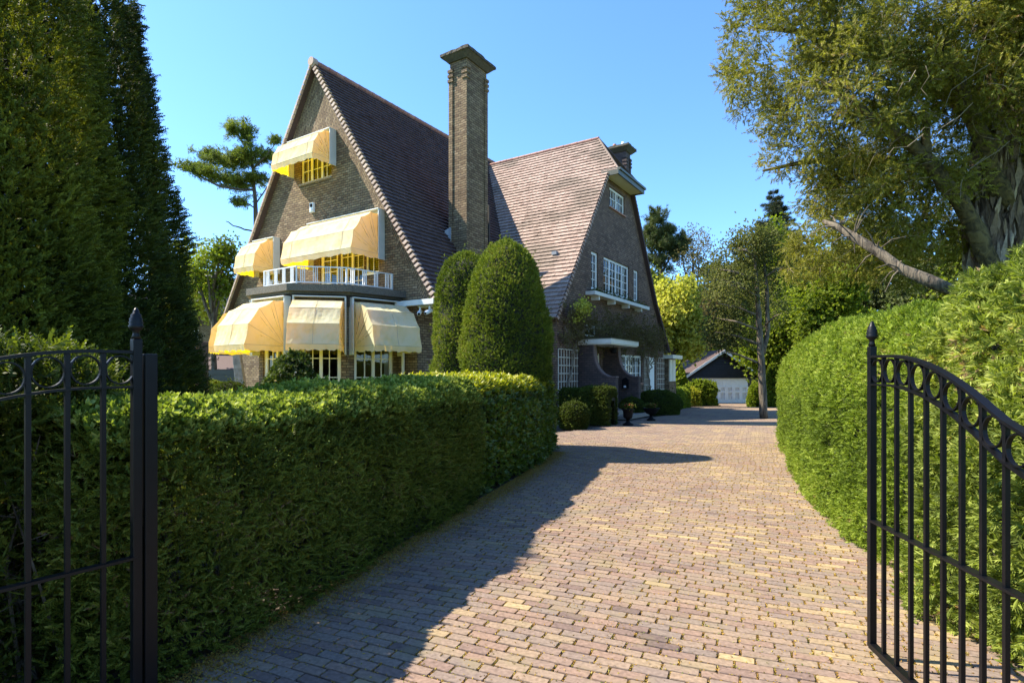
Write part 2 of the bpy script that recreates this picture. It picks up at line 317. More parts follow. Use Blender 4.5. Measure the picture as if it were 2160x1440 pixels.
def t_fan(n=9, L=.10):
    o = [diamond((0, 0, 0), (0, .1, 1), (1, 0, 0), L, .011, .12)]
    for i in range(n-1):
        s = 1 if i % 2 else -1; z = L*(.08+.62*i/n); k = 1-.55*i/n
        o.append(diamond((0, 0, z), (s*.7, _r.uniform(-.1, .25), .8), (0.3, 1, .2) if i % 3 else (1, .2, 0), .055*k, .012, .15))
    return template(o)
def t_leaves(n=5, ln=.08, wd=.032, spread=.9, stem=.03):
    o = []
    for i in range(n):
        a = 2.4*i; e = _r.uniform(.3, 1)*spread
        d = (math.cos(a)*e, math.sin(a)*e, 1-.4*e); o.append(diamond((0, 0, stem*i/n), d, (-math.sin(a), math.cos(a), _r.uniform(-.3, .3)), ln*_r.uniform(.75, 1.1), wd, -.15))
    return template(o)
def t_tuft(n=12, ln=.12, wd=.007):
    o = []
    for i in range(n):
        a = 2.4*i; e = .25+.9*i/n
        o.append(diamond((0, 0, .04*i/n), (math.cos(a)*e, math.sin(a)*e, 1), (-math.sin(a), math.cos(a), 0), ln, wd))
    return template(o)
T = dict(yew=t_sprig(), yew2=t_sprig(9, .09, .034, .0125), clump=t_sprig(11, .10, .046, .0145), fan=t_fan(), fan6=t_fan(6, .11), laurel=t_leaves(5, .085, .034), small=t_leaves(6, .03, .017, .9, .02), mid=t_leaves(5, .055, .034), big=t_leaves(4, .09, .06), tuft=t_tuft(), tuft8=t_tuft(8, .13, .013), flower=t_leaves(5, .04, .03, 1.3, .005))

def rot_frames(D):
    D = D/np.maximum(np.linalg.norm(D, axis=1, keepdims=True), 1e-9)
    A = rng.normal(size=D.shape); A -= D*np.sum(A*D, 1, keepdims=True); A /= np.linalg.norm(A, axis=1, keepdims=True)
    return A, np.cross(D, A), D
def scatter(tp, P, D, S):
    V, F = tp; X, Y, Z = rot_frames(D); m = len(P); nv = len(V)
    S = np.broadcast_to(np.asarray(S, float), (m,))
    W = (V[None, :, 0, None]*X[:, None]+V[None, :, 1, None]*Y[:, None]+V[None, :, 2, None]*Z[:, None])*S[:, None, None]+P[:, None]
    FF = (F[None]+(np.arange(m)*nv)[:, None, None]).reshape(-1, 4)
    return W.reshape(-1, 3), FF
def leaves(name, m, tp, P, D, S, parent=None, var=None, jit=.25):
    V, F = scatter(T[tp], P, D, S); k = len(T[tp][1])
    if var is None: var = rng.random(len(P))
    va = np.clip(np.repeat(var, k)+rng.uniform(-jit, jit, len(F))*.5, 0, 1)
    return quads(name, m, V, F, va, parent)
def noise3(P, f=1.0, seed=0):
    r = np.random.default_rng(seed); o = np.zeros(len(P))
    for i in range(7):
        k = r.normal(size=3)*f*(1+i*.55); o += np.sin(P@k+r.uniform(0, 6.3))/(1+i*.5)
    return o/2.6
def grid_mesh(Gd):           # (nu,nv,3) -> quads
    nu, nv = Gd.shape[:2]; i = np.arange(nu-1)[:, None]*nv+np.arange(nv-1)[None]
    return Gd.reshape(-1, 3), np.stack([i, i+1, i+nv+1, i+nv], -1).reshape(-1, 4)
def sample_grid(Gd, n, keep=None):
    V, F = grid_mesh(Gd); a, b, c, d = (V[F[:, k]] for k in range(4))
    nn = np.cross(c-a, d-b); ar = np.linalg.norm(nn, axis=1)/2; nn /= np.maximum(2*ar[:, None], 1e-9)
    if keep is not None: ar = ar*keep((a+c)/2, nn)
    k = rng.choice(len(F), n, p=ar/ar.sum()); u = rng.random((n, 1)); v = rng.random((n, 1))
    P = (a[k]*(1-u)+b[k]*u)*(1-v)+(d[k]*(1-u)+c[k]*u)*v
    return P, nn[k]

# trees ---------------------------------------------------------------
def polyline(pts, n):
    pts = np.array(pts, float); d = np.r_[0, np.cumsum(np.linalg.norm(np.diff(pts, axis=0), axis=1))]
    t = np.linspace(0, d[-1], n); return np.stack([np.interp(t, d, pts[:, k]) for k in range(3)], 1)
def blob_pts(blobs, n):
    out = []; vol = np.array([b[3]*b[4]*b[5] for b in blobs])**.8; cnt = rng.multinomial(n, vol/vol.sum())
    for b, k in zip(blobs, cnt):
        q = rng.normal(size=(k, 3)); q /= np.linalg.norm(q, axis=1, keepdims=True); q *= rng.uniform(.35, 1, (k, 1))**.5
        out.append(np.array(b[:3])+q*np.array(b[3:6]))
    return np.concatenate(out)
def grow(limbs, targets, r0=.05, droop=0.0, nseg=5, maxlen=None):
    nodes = []; 
    for pts, ra in limbs:
        L = polyline(pts, 14); rr = np.interp(np.linspace(0, 1, 14), np.linspace(0, 1, len(ra)), ra)
        nodes += [(*p, r) for p, r in zip(L[3:] if len(limbs) > 1 or True else L, rr[3:])]
    nodes = np.array(nodes); paths = []
    dist = np.min(np.linalg.norm(targets[:, None]-nodes[None, :, :3], axis=2), axis=1); order = np.argsort(dist)
    arr = np.zeros((len(nodes)+len(targets)*3, 4)); arr[:len(nodes)] = nodes; c = len(nodes)
    for i in order:
        t = targets[i]; dd = np.linalg.norm(arr[:c, :3]-t, axis=1)+.25*np.maximum(0, arr[:c, 2]-t[2])
        j = int(np.argmin(dd)); p = arr[j, :3]; L = np.linalg.norm(t-p)
        if maxlen and L > maxlen: t = p+(t-p)/L*maxlen; L = maxlen
        ctl = (p+t)/2+rng.normal(size=3)*L*.14+np.array([0, 0, droop*L])
        s = np.linspace(0, 1, nseg)[:, None]; path = p*(1-s)**2+2*ctl*s*(1-s)+t*s**2
        ra = min(arr[j, 3]*.7, r0*(.35+.25*L)); rs = np.linspace(ra, max(.003, ra*.25), nseg)
        paths.append((path, rs))
        for k in (nseg//2, nseg-2, nseg-1): arr[c] = (*path[k], rs[k]); c += 1
    return paths
def make_tree(name, base, limbs, blobs, n_twigs, leafm, tp, per, lsize, barkm='bark', label='', cat='tree', group=None, r0=.05, droop=.05, spread=.25, ldir=(0, 0, .6), sides=7, twig_sides=4, trunkrough=.04, maxlen=None, start=.3, limbm=None, twigm=None, dmix=.8):
    m2 = MB(); m3 = MB()
    root = empty(name, base, 0, label, cat, group); B = np.array(base)
    mb = MB(); LL = []
    for pts, ra in limbs:
        P = polyline(pts, max(10, len(pts)*3)); P[1:] += rng.normal(size=P[1:].shape)*np.interp(np.linspace(0, 1, len(P)-1), [0, 1], [ra[0], ra[-1]])[:, None]*.12
        rr = np.interp(np.linspace(0, 1, len(P)), np.linspace(0, 1, len(ra)), ra); (mb if len(LL) < 2 or not limbm else m2).tube(P-B, rr, sides if ra[0] < .15 else 12, rough=trunkrough); LL.append((P, ra))
    tg = blob_pts(blobs, n_twigs); paths = grow(LL, tg, r0, droop, maxlen=maxlen)
    for p, rs in paths: (m3 if twigm else m2 if limbm else mb).tube(p-B, rs, twig_sides, cap=False)
    mb.build('trunk', M[barkm], root, smooth=True)
    if limbm: m2.build('limbs', M[limbm], root, smooth=True)
    if twigm: m3.build('twigs', M[twigm], root, smooth=True)
    if per:
        Ps = []; Ds = []
        for p, rs in paths:
            k = rng.poisson(per) if per > 3 else (rng.random() < per/3.)*3
            if not k: continue
            u = rng.uniform(start, 1.02, k)*(len(p)-1); i = np.clip(u.astype(int), 0, len(p)-2); f = (u-i)[:, None]
            q = p[i]*(1-f)+p[i+1]*f; d = p[i+1]-p[i]; d /= np.linalg.norm(d, axis=1, keepdims=True)+1e-9
            o = rng.normal(size=q.shape)*spread*.5; Ps.append(q+o); Ds.append(d*.6+o/max(spread, .01)*dmix+np.array(ldir)+rng.normal(size=q.shape)*.25)
        P = np.concatenate(Ps); D = np.concatenate(Ds)
        var = np.clip(.5+.35*noise3(P, 1.6/max(.4, spread*4), 5)+rng.normal(size=len(P))*.15, 0, 1)
        leaves('crown', M[leafm], tp, P-B, D, lsize*rng.uniform(.7, 1.25, len(P)), root, var)
    return root

# hedges / clipped shrubs --------------------------------------------
def hedge(name, L_, R_, H_, n, m, tp, size, label, cat='hedge', e=.4, amp=.05, nfreq=1.5, core=.84, corem='core', depth=.05, out=.7, updir=.5, endn=8, keep=None, group=None, nu=60, inner=0, stems=0, tipm=None, tipn=0, tiptp=None, z0=0., var0=.5, tipscale=1.):
    """L_, R_: ground polylines of the two long sides; H_: heights along them"""
    Lp = polyline([(*p, 0) for p in L_], nu); Rp = polyline([(*p, 0) for p in R_], nu)
    h = np.interp(np.linspace(0, 1, nu), np.linspace(0, 1, len(H_)), H_); nv = 28; th = np.linspace(0, math.pi, nv)
    u = np.linspace(-1, 1, nu); wf = np.maximum(1e-3, (1-np.abs(u)**endn))**(1/endn*1.6)
    def surf(sw, sh):
        Gd = np.zeros((nu, nv, 3)); mid = (Lp+Rp)/2; hv = (Rp-Lp)/2
        cx = np.sign(np.cos(th))*np.abs(np.cos(th))**e; sz = np.sin(th)**e
        Gd[:, :, :2] = mid[:, None, :2]+hv[:, None, :2]*(cx[None, :, None]*wf[:, None, None]*sw)
        Gd[:, :, 2] = z0+h[:, None]*sz[None]*sh*(wf[:, None]**.4)
        for i in range(nu): Gd[i, :, 2] += gz(mid[i, 1])
        return Gd
    base = tuple(((Lp+Rp)/2)[nu//2][:2])+(gz(((Lp+Rp)/2)[nu//2][1]),); B = np.array(base)
    root = empty(name, base, 0, label, cat, group)
    Gd = surf(1, 1); V = Gd.reshape(-1, 3); ctr = np.repeat(((Lp+Rp)/2)[:, None], nv, 1).reshape(-1, 3)*[1, 1, 0]+np.c_[np.zeros(len(V)), np.zeros(len(V)), V[:, 2]*.5]
    dv = V-ctr; dv /= np.linalg.norm(dv, axis=1, keepdims=True)+1e-6
    V = V+dv*(noise3(V, nfreq, 11)*amp+noise3(V, nfreq*4, 12)*amp*.6)[:, None]; Gd = V.reshape(nu, nv, 3)
    P, NN = sample_grid(Gd, n, keep)
    cc = np.array([*B[:2], h.mean()*.5]); 
    flip = np.sum(NN*(P-np.c_[np.interp(P[:, 1], np.sort([Lp[0, 1], Lp[-1, 1]]), [0, 0]), P[:, 1], P[:, 2]*0]), axis=1)
    # orient outward using the local axis of the hedge
    mid = ((Lp+Rp)/2); k = np.argmin(np.linalg.norm(P[:, None, :2]-mid[None, :, :2], axis=2), axis=1); ax = mid[k]; ax[:, 2] = P[:, 2]*.55
    s = np.sign(np.sum(NN*(P-ax), axis=1)); s[s == 0] = 1; NN = NN*s[:, None]
    dp = np.abs(rng.normal(size=len(P)))*depth; P = P-NN*dp[:, None]+NN*rng.uniform(-.01, .03, (len(P), 1))+NN*((rng.random(len(P)) < .03)*rng.uniform(.0, .09, len(P)))[:, None]
    if inner:
        k = rng.choice(len(P), inner); q = P[k].copy(); a2 = ax[k]; f = rng.uniform(.1, .85, (inner, 1)); q = q*(1-f)+a2*f; q[:, 2] = P[k][:, 2]*(1-f[:, 0]*.4)
        P = np.concatenate([P, q]); NN = np.concatenate([NN, rng.normal(size=q.shape)])
    D = NN*out+np.array([0, 0, updir])+rng.normal(size=P.shape)*.4
    var = np.clip(var0+.3*noise3(P, 2.2, 9)+rng.normal(size=len(P))*.16, 0, 1)
    leaves('foliage', M[m], tp, P-B, D, size*rng.uniform(.7, 1.3, len(P)), root, var)
    if tipn:
        P, NN = sample_grid(Gd, tipn, lambda c, n_: (c[:, 2] > .86*h.mean()).astype(float)+1e-6)
        leaves('young_or_lit_shoots', M[tipm], tiptp, P-B+np.c_[np.zeros(len(P)), np.zeros(len(P)), .01+np.abs(rng.normal(size=len(P)))*.025], rng.normal(size=P.shape)*.35+[0, 0, 1], size*tipscale*rng.uniform(.7, 1.3, len(P)), root)  # real young tips on the laurel; on the yew, painted sunlight
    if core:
        V, F = grid_mesh(surf(core, core+.06)); quads('shade_core', M[corem], V-B, F, np.zeros(len(F)), root)  # solid dark shell added inside the hedge to block light
    if stems:
        mb = MB()
        for _ in range(stems):
            i = random.randrange(2, nu-2); f = random.uniform(.3, .68); p = Lp[i]*(1-f)+Rp[i]*f; q = p.copy(); q[2] = h[i]*random.uniform(.6, .93); q[:2] += rng.normal(size=2)*.18
            mb.tube([p-B, (p+q)/2-B+rng.normal(size=3)*.05, q-B], [.010, .007, .003], 5, cap=False)
            for _k in range(5):
                a = p+(q-p)*random.uniform(.3, .9); b_ = a+rng.normal(size=3)*[.25, .25, .12]+[0, 0, .15]; b_[2] = min(b_[2], h[i]*.97); mb.tube([a-B, (a+b_)/2-B+rng.normal(size=3)*.03, b_-B], [.004, .003, .0015], 4, cap=False)
        mb.build('stems', M['bark'], root)
    return root
def dome(name, c, rx, ry, h, n, m, tp, size, label, cat='shrub', top=.55, amp=.04, nfreq=2.5, core=.86, e=.6, lean=(0, 0), out=.7, updir=.5, group=None, depth=.05, zb=None, taper=.0, flowers=None, peak=None):
    """clipped solid of revolution: straight sides up to `top`*h, then rounded"""
    nu, nv = 36, 30; c = np.array([c[0], c[1], gz(c[1]) if zb is None else zb]); a = np.linspace(0, 2*math.pi, nu+1); b = np.linspace(0, 1, nv)
    root = empty(name, tuple(c), 0, label, cat, group)
    def surf(s, jit):
        rr = np.where(b < top, 1-taper*(top-b)/max(top, .01), np.sqrt(np.maximum(0, 1-((b-top)/(1-top))**(2.0 if peak is None else peak)))); rr = np.maximum(rr, .01)
        Gd = np.zeros((nu+1, nv, 3)); Gd[..., 0] = np.cos(a)[:, None]*rr*rx*s+lean[0]*b; Gd[..., 1] = np.sin(a)[:, None]*rr*ry*s+lean[1]*b; Gd[..., 2] = b*h*(.97 if s < 1 else 1)
        V = Gd.reshape(-1, 3); d = V-[0, 0, h*.45]; d /= np.linalg.norm(d, axis=1, keepdims=True)+1e-6
        if jit: V = V+d*(noise3(V+c, nfreq, 21)*amp+noise3(V+c, nfreq*4, 22)*amp*.4)[:, None]
        return V.reshape(nu+1, nv, 3)
    Gd = surf(1, True); P, NN = sample_grid(Gd, n); s = np.sign(np.sum(NN*(P-[0, 0, h*.4]), axis=1)); NN = NN*s[:, None]
    P = P-NN*np.abs(rng.normal(size=(len(P), 1)))*depth+(NN+[0, 0, .5])*((rng.random(len(P)) < .025)*rng.uniform(.0, .13, len(P)))[:, None]
    D = NN*out+np.array([0, 0, updir])+rng.normal(size=P.shape)*.4
    var = np.clip(.5+.3*noise3(P+c, 2.2, 31)+rng.normal(size=len(P))*.16, 0, 1)
    leaves('foliage', M[m], tp, P, D, size*rng.uniform(.7, 1.3, len(P)), root, var)
    if flowers:
        k = rng.choice(len(P), flowers[1]); leaves('flowers', M[flowers[0]], 'flower', P[k]*1.02, NN[k], flowers[2]*rng.uniform(.7, 1.2, flowers[1]), root)['kind'] = 'stuff'
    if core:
        V, F = grid_mesh(surf(core, False)); quads('shade_core', M['core'], V, F, np.zeros(len(F)), root)  # added dark shell, stands in for the shaded inside of the shrub
    return root

# ------------------------------------------------------------------ ground, driveway
def sheet(name, m, xs, ys, dz, kind='structure', clip=None):
    mb = MB()
    for i in range(len(xs)-1):
        for j in range(len(ys)-1):
            mb.poly([(x, y, gz(y)+dz) for x, y in ((xs[i], ys[j]), (xs[i+1], ys[j]), (xs[i+1], ys[j+1]), (xs[i], ys[j+1]))])
    return tag(mb.build(name, m), kind=kind)
sheet('ground', M['lawn'], [-400, -60, -20, 0, 20, 60, 400], [-100, -5, 5, 20, 23, 26, 29, 32, 35, 38, 41, 44, 46, 60, 100, 500], -.065)
LB = [(-3, -2.9), (1, -2.5), (2.9, -1.85), (3.7, -1.6), (6.7, -.6), (9, .15), (11.2, .75), (12.2, .9), (13.5, .75), (15.4, 1.2), (17.3, 2.75), (18.6, 3.6), (21, 5.2), (24, 7.2), (29, 8.4), (34, 9.6), (38, 12.2), (42, 14.6), (46, 15.0)]
RB = [(-3, 3.4), (3, 3.2), (5, 3.5), (6.4, 3.8), (9, 4.8), (12, 6.1), (15, 7.4), (18, 8.6), (21, 10.6), (25, 13.5), (30, 16.5), (36, 18), (46, 19.6)]
lbx = lambda y: np.interp(y, *zip(*LB)); rbx = lambda y: np.interp(y, *zip(*RB))
mb = MB(); ys = list(np.linspace(-3, 46, 50))
for a, b in zip(ys[:-1], ys[1:]): mb.poly([(lbx(a)-.02, a, gz(a)-.013), (rbx(a)+.02, a, gz(a)-.013), (rbx(b)+.02, b, gz(b)-.013), (lbx(b)-.02, b, gz(b)-.013)])
tag(mb.build('driveway_sand', M['joint']), kind='structure')
mb = MB()
for a, b in zip(ys[:-1], ys[1:]): mb.poly([(lbx(a)-1.9, a, gz(a)-.05), (lbx(a)-.01, a, gz(a)-.03), (lbx(b)-.01, b, gz(b)-.03), (lbx(b)-1.9, b, gz(b)-.05)]); mb.poly([(rbx(a)+.01, a, gz(a)-.03), (rbx(a)+2.2, a, gz(a)-.05), (rbx(b)+2.2, b, gz(b)-.05), (rbx(b)+.01, b, gz(b)-.03)])
tag(mb.build('bed_soil', M['soil']), kind='structure')
def pavers():
    ux = np.array([.917, -.399]); vy = np.array([.399, .917]); Lp, Wp = .20, .079
    i = np.arange(-160, 160); j = np.arange(-60, 720); J, I = np.meshgrid(j, i, indexing='ij')
    row = rng.uniform(-.03, .03, len(j))[:, None]; a = (I+.5*(J % 2))*Lp+row; b = J*Wp
    wob = .05*np.sin(a*.9+b*.35)+.035*np.sin(a*1.7-b*.6+1); dwo = .045*np.cos(a*.9+b*.35)+.0595*np.cos(a*1.7-b*.6+1)
    X = a*ux[0]+(b+wob)*vy[0]; Y = a*ux[1]+(b+wob)*vy[1]
    X, Y = X.ravel(), Y.ravel(); k = (Y > -1) & (Y < 45.7) & (X > lbx(Y)+.08) & (X < rbx(Y)-.08); X, Y = X[k], Y[k]; n = len(X); dwo = dwo.ravel()[k]
    hx, hy, c = Lp/2-.0040, Wp/2-.0046, .005
    o = np.array([(-hx+c, -hy), (hx-c, -hy), (hx, -hy+c), (hx, hy-c), (hx-c, hy), (-hx+c, hy), (-hx, hy-c), (-hx, -hy+c)])
    rings = [np.c_[o, np.full(8, -.05)], np.c_[o, np.full(8, -.005)], np.c_[o*[1-.0018/hx, 1-.0018/hy], np.zeros(8)]]
    tv = np.concatenate(rings); F = []
    for r in (0, 8):
        for q in range(8): F.append((r+q, r+(q+1) % 8, r+8+(q+1) % 8, r+8+q))
    F += [(16, 17, 18, 19), (16, 19, 20, 23), (20, 21, 22, 23)]; F = np.array(F)
    V = np.broadcast_to(tv, (n, 24, 3)).copy()
    V[:, :, :2] += rng.normal(size=(n, 8, 2)).repeat(1, 0)[:, np.r_[0:8, 0:8, 0:8]]*.0012
    V[:, :, 0] *= rng.uniform(.965, 1.0, (n, 1)); V[:, :, 1] *= rng.uniform(.95, 1.05, (n, 1))
    ang = rng.normal(size=n)*.010+np.arctan(dwo); ca, sa = np.cos(ang), np.sin(ang)
    x = V[:, :, 0]*ca[:, None]-V[:, :, 1]*sa[:, None]; y = V[:, :, 0]*sa[:, None]+V[:, :, 1]*ca[:, None]
    tx, ty = rng.normal(size=(n, 1))*.006, rng.normal(size=(n, 1))*.009
    P3 = np.c_[X, Y, np.zeros(n)]; zz = noise3(P3, .9, 3)*.003+rng.normal(size=n)*.0008+np.array([gz(q) for q in Y])
    out = np.empty((n, 24, 3)); out[:, :, 0] = x*ux[0]+y*vy[0]+X[:, None]; out[:, :, 1] = x*ux[1]+y*vy[1]+Y[:, None]
    out[:, :, 2] = V[:, :, 2]+tx*x+ty*y+zz[:, None]
    FF = (F[None]+(np.arange(n)*24)[:, None, None]).reshape(-1, 4)
    yel = .11*np.clip((X-lbx(Y)-1.3)/2.5, -1, 1.5)+.13*noise3(P3, .9, 8)
    var = np.clip(rng.beta(2.1, 2.2, n)*.84+yel+(rng.random(n) < .04)*.2, 0, 1)
    tag(quads('driveway', M['paver'], out.reshape(-1, 3), FF, np.repeat(var, len(F))), kind='structure')
    # catkins and moss in the joints
    near = np.where((Y < 13) & (Y > 1.3))[0]; dens = np.clip(.55+.5*(X-lbx(Y)-1.2)/3+.35*noise3(P3, 1.5, 4), .04, 1.2)[near]
    k = rng.choice(near, 110000, p=dens/dens.sum()); s = rng.random(len(k)); lng = s < .42
    lx = np.where(lng, rng.uniform(-hx, hx, len(k)), hx+.005+rng.normal(size=len(k))*.003); ly = np.where(lng, hy+.004+rng.normal(size=len(k))*.004, rng.uniform(-hy, hy, len(k)))
    P = np.c_[lx*ux[0]+(ly+lx*dwo[k])*vy[0]+X[k], lx*ux[1]+(ly+lx*dwo[k])*vy[1]+Y[k], zz[k]-.007+rng.uniform(0, .006, len(k))]
    P = P[rng.random(len(P)) < 1]; D = rng.normal(size=P.shape)*[1, 1, .25]+[0, 0, .15]
    k2 = rng.choice(near, 9000); P = np.concatenate([P, np.c_[X[k2]+rng.uniform(-.1, .1, 9000), Y[k2]+rng.uniform(-.05, .05, 9000), zz[k2]+.003]])
    k2 = rng.random(30000)*9+2.6; P = np.concatenate([P, np.c_[lbx(k2)+.02+np.abs(rng.normal(size=30000))*.16, k2, .003+rng.uniform(0, .006, 30000)]]); D = rng.normal(size=P.shape)*[1, 1, .25]+[0, 0, .15]
    V, F = scatter(template([diamond((0, 0, 0), (0, 0, 1), (1, 0, 0), .011, .0045), diamond((.002, 0, 0), (.5, .2, 1), (0, 1, 0), .009, .004)]), P, D, rng.uniform(.7, 1.7, len(P)))
    tag(quads('catkin_litter', M['litter'], V, F, np.repeat(rng.random(len(P)), 2)), kind='stuff')
pavers()

# ------------------------------------------------------------------ the house (local axes: s away-right along the ridge, t away-left)
HA = math.atan2(.8423, .5389); HB = (20., 15., 0.)
def hw(s, t, z=0): return (s*.5389-t*.8423, s*.8423+t*.5389, z)
house = empty('brick_house', hw(*HB[:2]), HA, 'large brown brick villa with steep tiled gables and yellow awnings', 'house')
def hb(mb, name, m, parent=None, **k):
    return mb.build(name, M[m] if isinstance(m, str) else m, parent or house, off=HB, **k)
def wall_sheet(mb, outer, holes, P, depth, nrm):
    """outer/holes in 2D, P maps 2D->3D, reveals pushed along -nrm"""
    loops = [[Vector((*p, 0)) for p in outer]]+[[Vector((*p, 0)) for p in h] for h in holes]
    flat = [p for l in loops for p in l]
    for off in (0, depth):
        for tri in tessellate_polygon(loops):
            pts = [Vector(P(flat[i].x, flat[i].y))-Vector(nrm)*off for i in tri]
            g = (pts[1]-pts[0]).cross(pts[2]-pts[0]).dot(Vector(nrm))
            if (g < 0) ^ (off > 0): pts = pts[::-1]
            mb.poly(pts, .5)
    for l in loops:
        for i in range(len(l)):
            a, b = l[i], l[(i+1) % len(l)]; A, Bq = Vector(P(a.x, a.y)), Vector(P(b.x, b.y)); d = Vector(nrm)*depth
            mb.poly([A, Bq, Bq-d, A-d], .5)
rect = lambda a0, a1, b0, b1: [(a0, b0), (a1, b0), (a1, b1), (a0, b1)]

def window(name, o, ux, nn, w, h, cols, rows, m='white', casem=None, parent=None, frame=.07, sill=None, blind=False, curtain=0, rec=.09, bar=.026):
    """o: lower-left corner on wall face; ux: right; nn: outward"""
    o = Vector(o); ux = Vector(ux).normalized(); nn = Vector(nn).normalized(); Z = Vector((0, 0, 1)); q = o-nn*rec
    mb = MB(); B = lambda x, z, a, c, d=.06, f=0: mb.obox(q+ux*x+Z*z-nn*(d/2)+nn*f, ux, nn, Z, a, d, c)
    B(0, 0, frame, h); B(w-frame, 0, frame, h); B(frame, 0, w-2*frame, frame); B(frame, h-frame, w-2*frame, frame)
    casem = casem or []
    for x in casem: B(x*w-.045, frame, .09, h-2*frame, .07)
    edges = [0]+[x*w for x in casem]+[w]
    W_ = w-2*frame
    for i in range(1, cols):
        x = frame+W_*i/cols
        if all(abs(x-e) > .06 for e in edges): B(x-bar/2, frame, bar, h-2*frame, .035)
    for j in range(1, rows): B(frame, frame+(h-2*frame)*j/rows-bar/2, W_, bar, .03)
    f = hb(mb, name, m, parent)
    mb = MB(); mb.poly([q+ux*frame+Z*frame-nn*.012, q+ux*(w-frame)+Z*frame-nn*.012, q+ux*(w-frame)+Z*(h-frame)-nn*.012, q+ux*frame+Z*(h-frame)-nn*.012]); hb(mb, 'pane', 'glass', f)
    if sill:
        mb = MB(); mb.obox(o-ux*.04-Z*.07-nn*.1, ux, nn, Z, w+.08, .17, .06); hb(mb, 'sill', sill, f)
    if blind:
        mb = MB(); n = int((h-.2)/.075)
        for i in range(n):
            z = .1+i*.075; p = q-nn*.16+Z*z; mb.hexa([p+ux*.08, p+ux*(w-.08), p+ux*(w-.08)-nn*.035+Z*.025, p+ux*.08-nn*.035+Z*.025], [p+ux*.08+Z*.006, p+ux*(w-.08)+Z*.006, p+ux*(w-.08)-nn*.035+Z*.031, p+ux*.08-nn*.035+Z*.031])
        hb(mb, 'blind', 'blind', f)
    if curtain:
        for side in (0, 1):
            mb = MB(); n = 10; cw = curtain*w
            for i in range(n):
                x0 = (w-cw if side else 0)+cw*i/n; x1 = x0+cw/n; d0 = .18+.03*(i % 2); d1 = .18+.03*((i+1) % 2)
                mb.poly([q+ux*x0-nn*d0+Z*.05, q+ux*x1-nn*d1+Z*.05, q+ux*x1-nn*d1+Z*(h-.05), q+ux*x0-nn*d0+Z*(h-.05)])
            hb(mb, 'curtain', 'curtain', f)
    return f

# walls
SN, TN = (-1, 0, 0), (0, -1, 0)
mb = MB()
win_top = (15.71, 17.37, 8.47, 9.75); win_m1 = (15.38, 16.31, 4.25, 6.1); win_m2 = (14.12, 15.3, 4.25, 6.1); win_m3 = (13.41, 14.04, 4.92, 6.1); win_l = (18.65, 19.6, 4.95, 6.3)
bayhole = (12.75, 17.2, .05, 3.5)
wall_sheet(mb, [(21.2, -.1), (11.74, -.1), (11.74, 3.74), (11.02, 3.74), (16.47, 12.42), (21.75, 4.2), (21.2, 3.9)],
           [rect(*win_top), rect(*win_m1), rect(*win_m2), rect(*win_m3), rect(*win_l), rect(*bayhole)], lambda t, z: (12.95, t, z), .28, SN)
fw = hb(mb, 'gable_wall', 'brick')
# brick laid square to the verge near the top of the gable
mb = MB(); mb.poly([(12.945, 16.47, 12.3), (12.945, 18.0, 9.95), (12.945, 16.4, 9.98), (12.945, 15.0, 9.98)], .5); hb(mb, 'apex_brickwork', 'brick', fw, uvrot=R(62))
mb = MB(); 
for k in range(9):
    z0 = 9.97-k*.68; z1 = z0-.68; tt = lambda z: 16.44-(12.55-z)/1.55+.12
    ww = .42+.16*((k+1) % 2)
    mb.poly([(12.944, tt(z0), z0), (12.944, tt(z0)+.42, z0), (12.944, tt(z1)+ww, z1), (12.944, tt(z1), z1)], .5)
hb(mb, 'verge_brickwork', 'brick', fw, uvrot=R(57))
mb = MB()
wins_W = dict(attic=(21.96, 23.68, 8.66, 9.5), sl=(20.14, 20.79, 4.96, 6.46), big=(21.36, 24.23, 4.98, 6.46), sr=(24.82, 25.43, 5.0, 6.46), low=(23.3, 25.92, 1.22, 2.49), sm=(19.57, 20.63, 3.1, 3.55), door=(19.95, 21.05, .3, 2.45), drw=(26.95, 27.8, .2, 2.46))
wall_sheet(mb, [(17.2, -.1), (17.2, 3.75), (21.42, 9.85), (24.5, 9.9), (25.45, 8.45), (26.55, 6.85), (27.55, 5.3), (28.45, 4.1), (29.3, 3.2), (29.3, -.1)],
           [rect(*w_) for w_ in wins_W.values()], lambda s, z: (s, 9.2, z), .28, TN)
ww_ = hb(mb, 'side_gable_wall', 'brick_w')
mb = MB(); mb.box(17.2, 17.48, 9.48, 11.74, -.1, 3.7); mb.box(13.23, 17.2, 11.74, 12.02, -.1, 3.75); mb.box(29.02, 29.3, 9.48, 21.2, -.1, 3.2); mb.box(13.23, 29.02, 20.92, 21.2, -.1, 4.1); hb(mb, 'side_walls', 'brick')
mb = MB(); mb.box(13.3, 29, 12.1, 20.9, -.05, .05); mb.box(17.5, 29, 9.5, 12.0, -.05, .05); mb.box(13.3, 29, 12.1, 20.9, 3.7, 3.9); mb.box(17.5, 29, 9.6, 12.0, 3.8, 3.95); mb.box(20.6, 25, 9.8, 12, 7.6, 7.7)
mb.box(17.3, 17.36, 12.1, 20.9, 0, 8); hb(mb, 'interior_floors', 'dark')
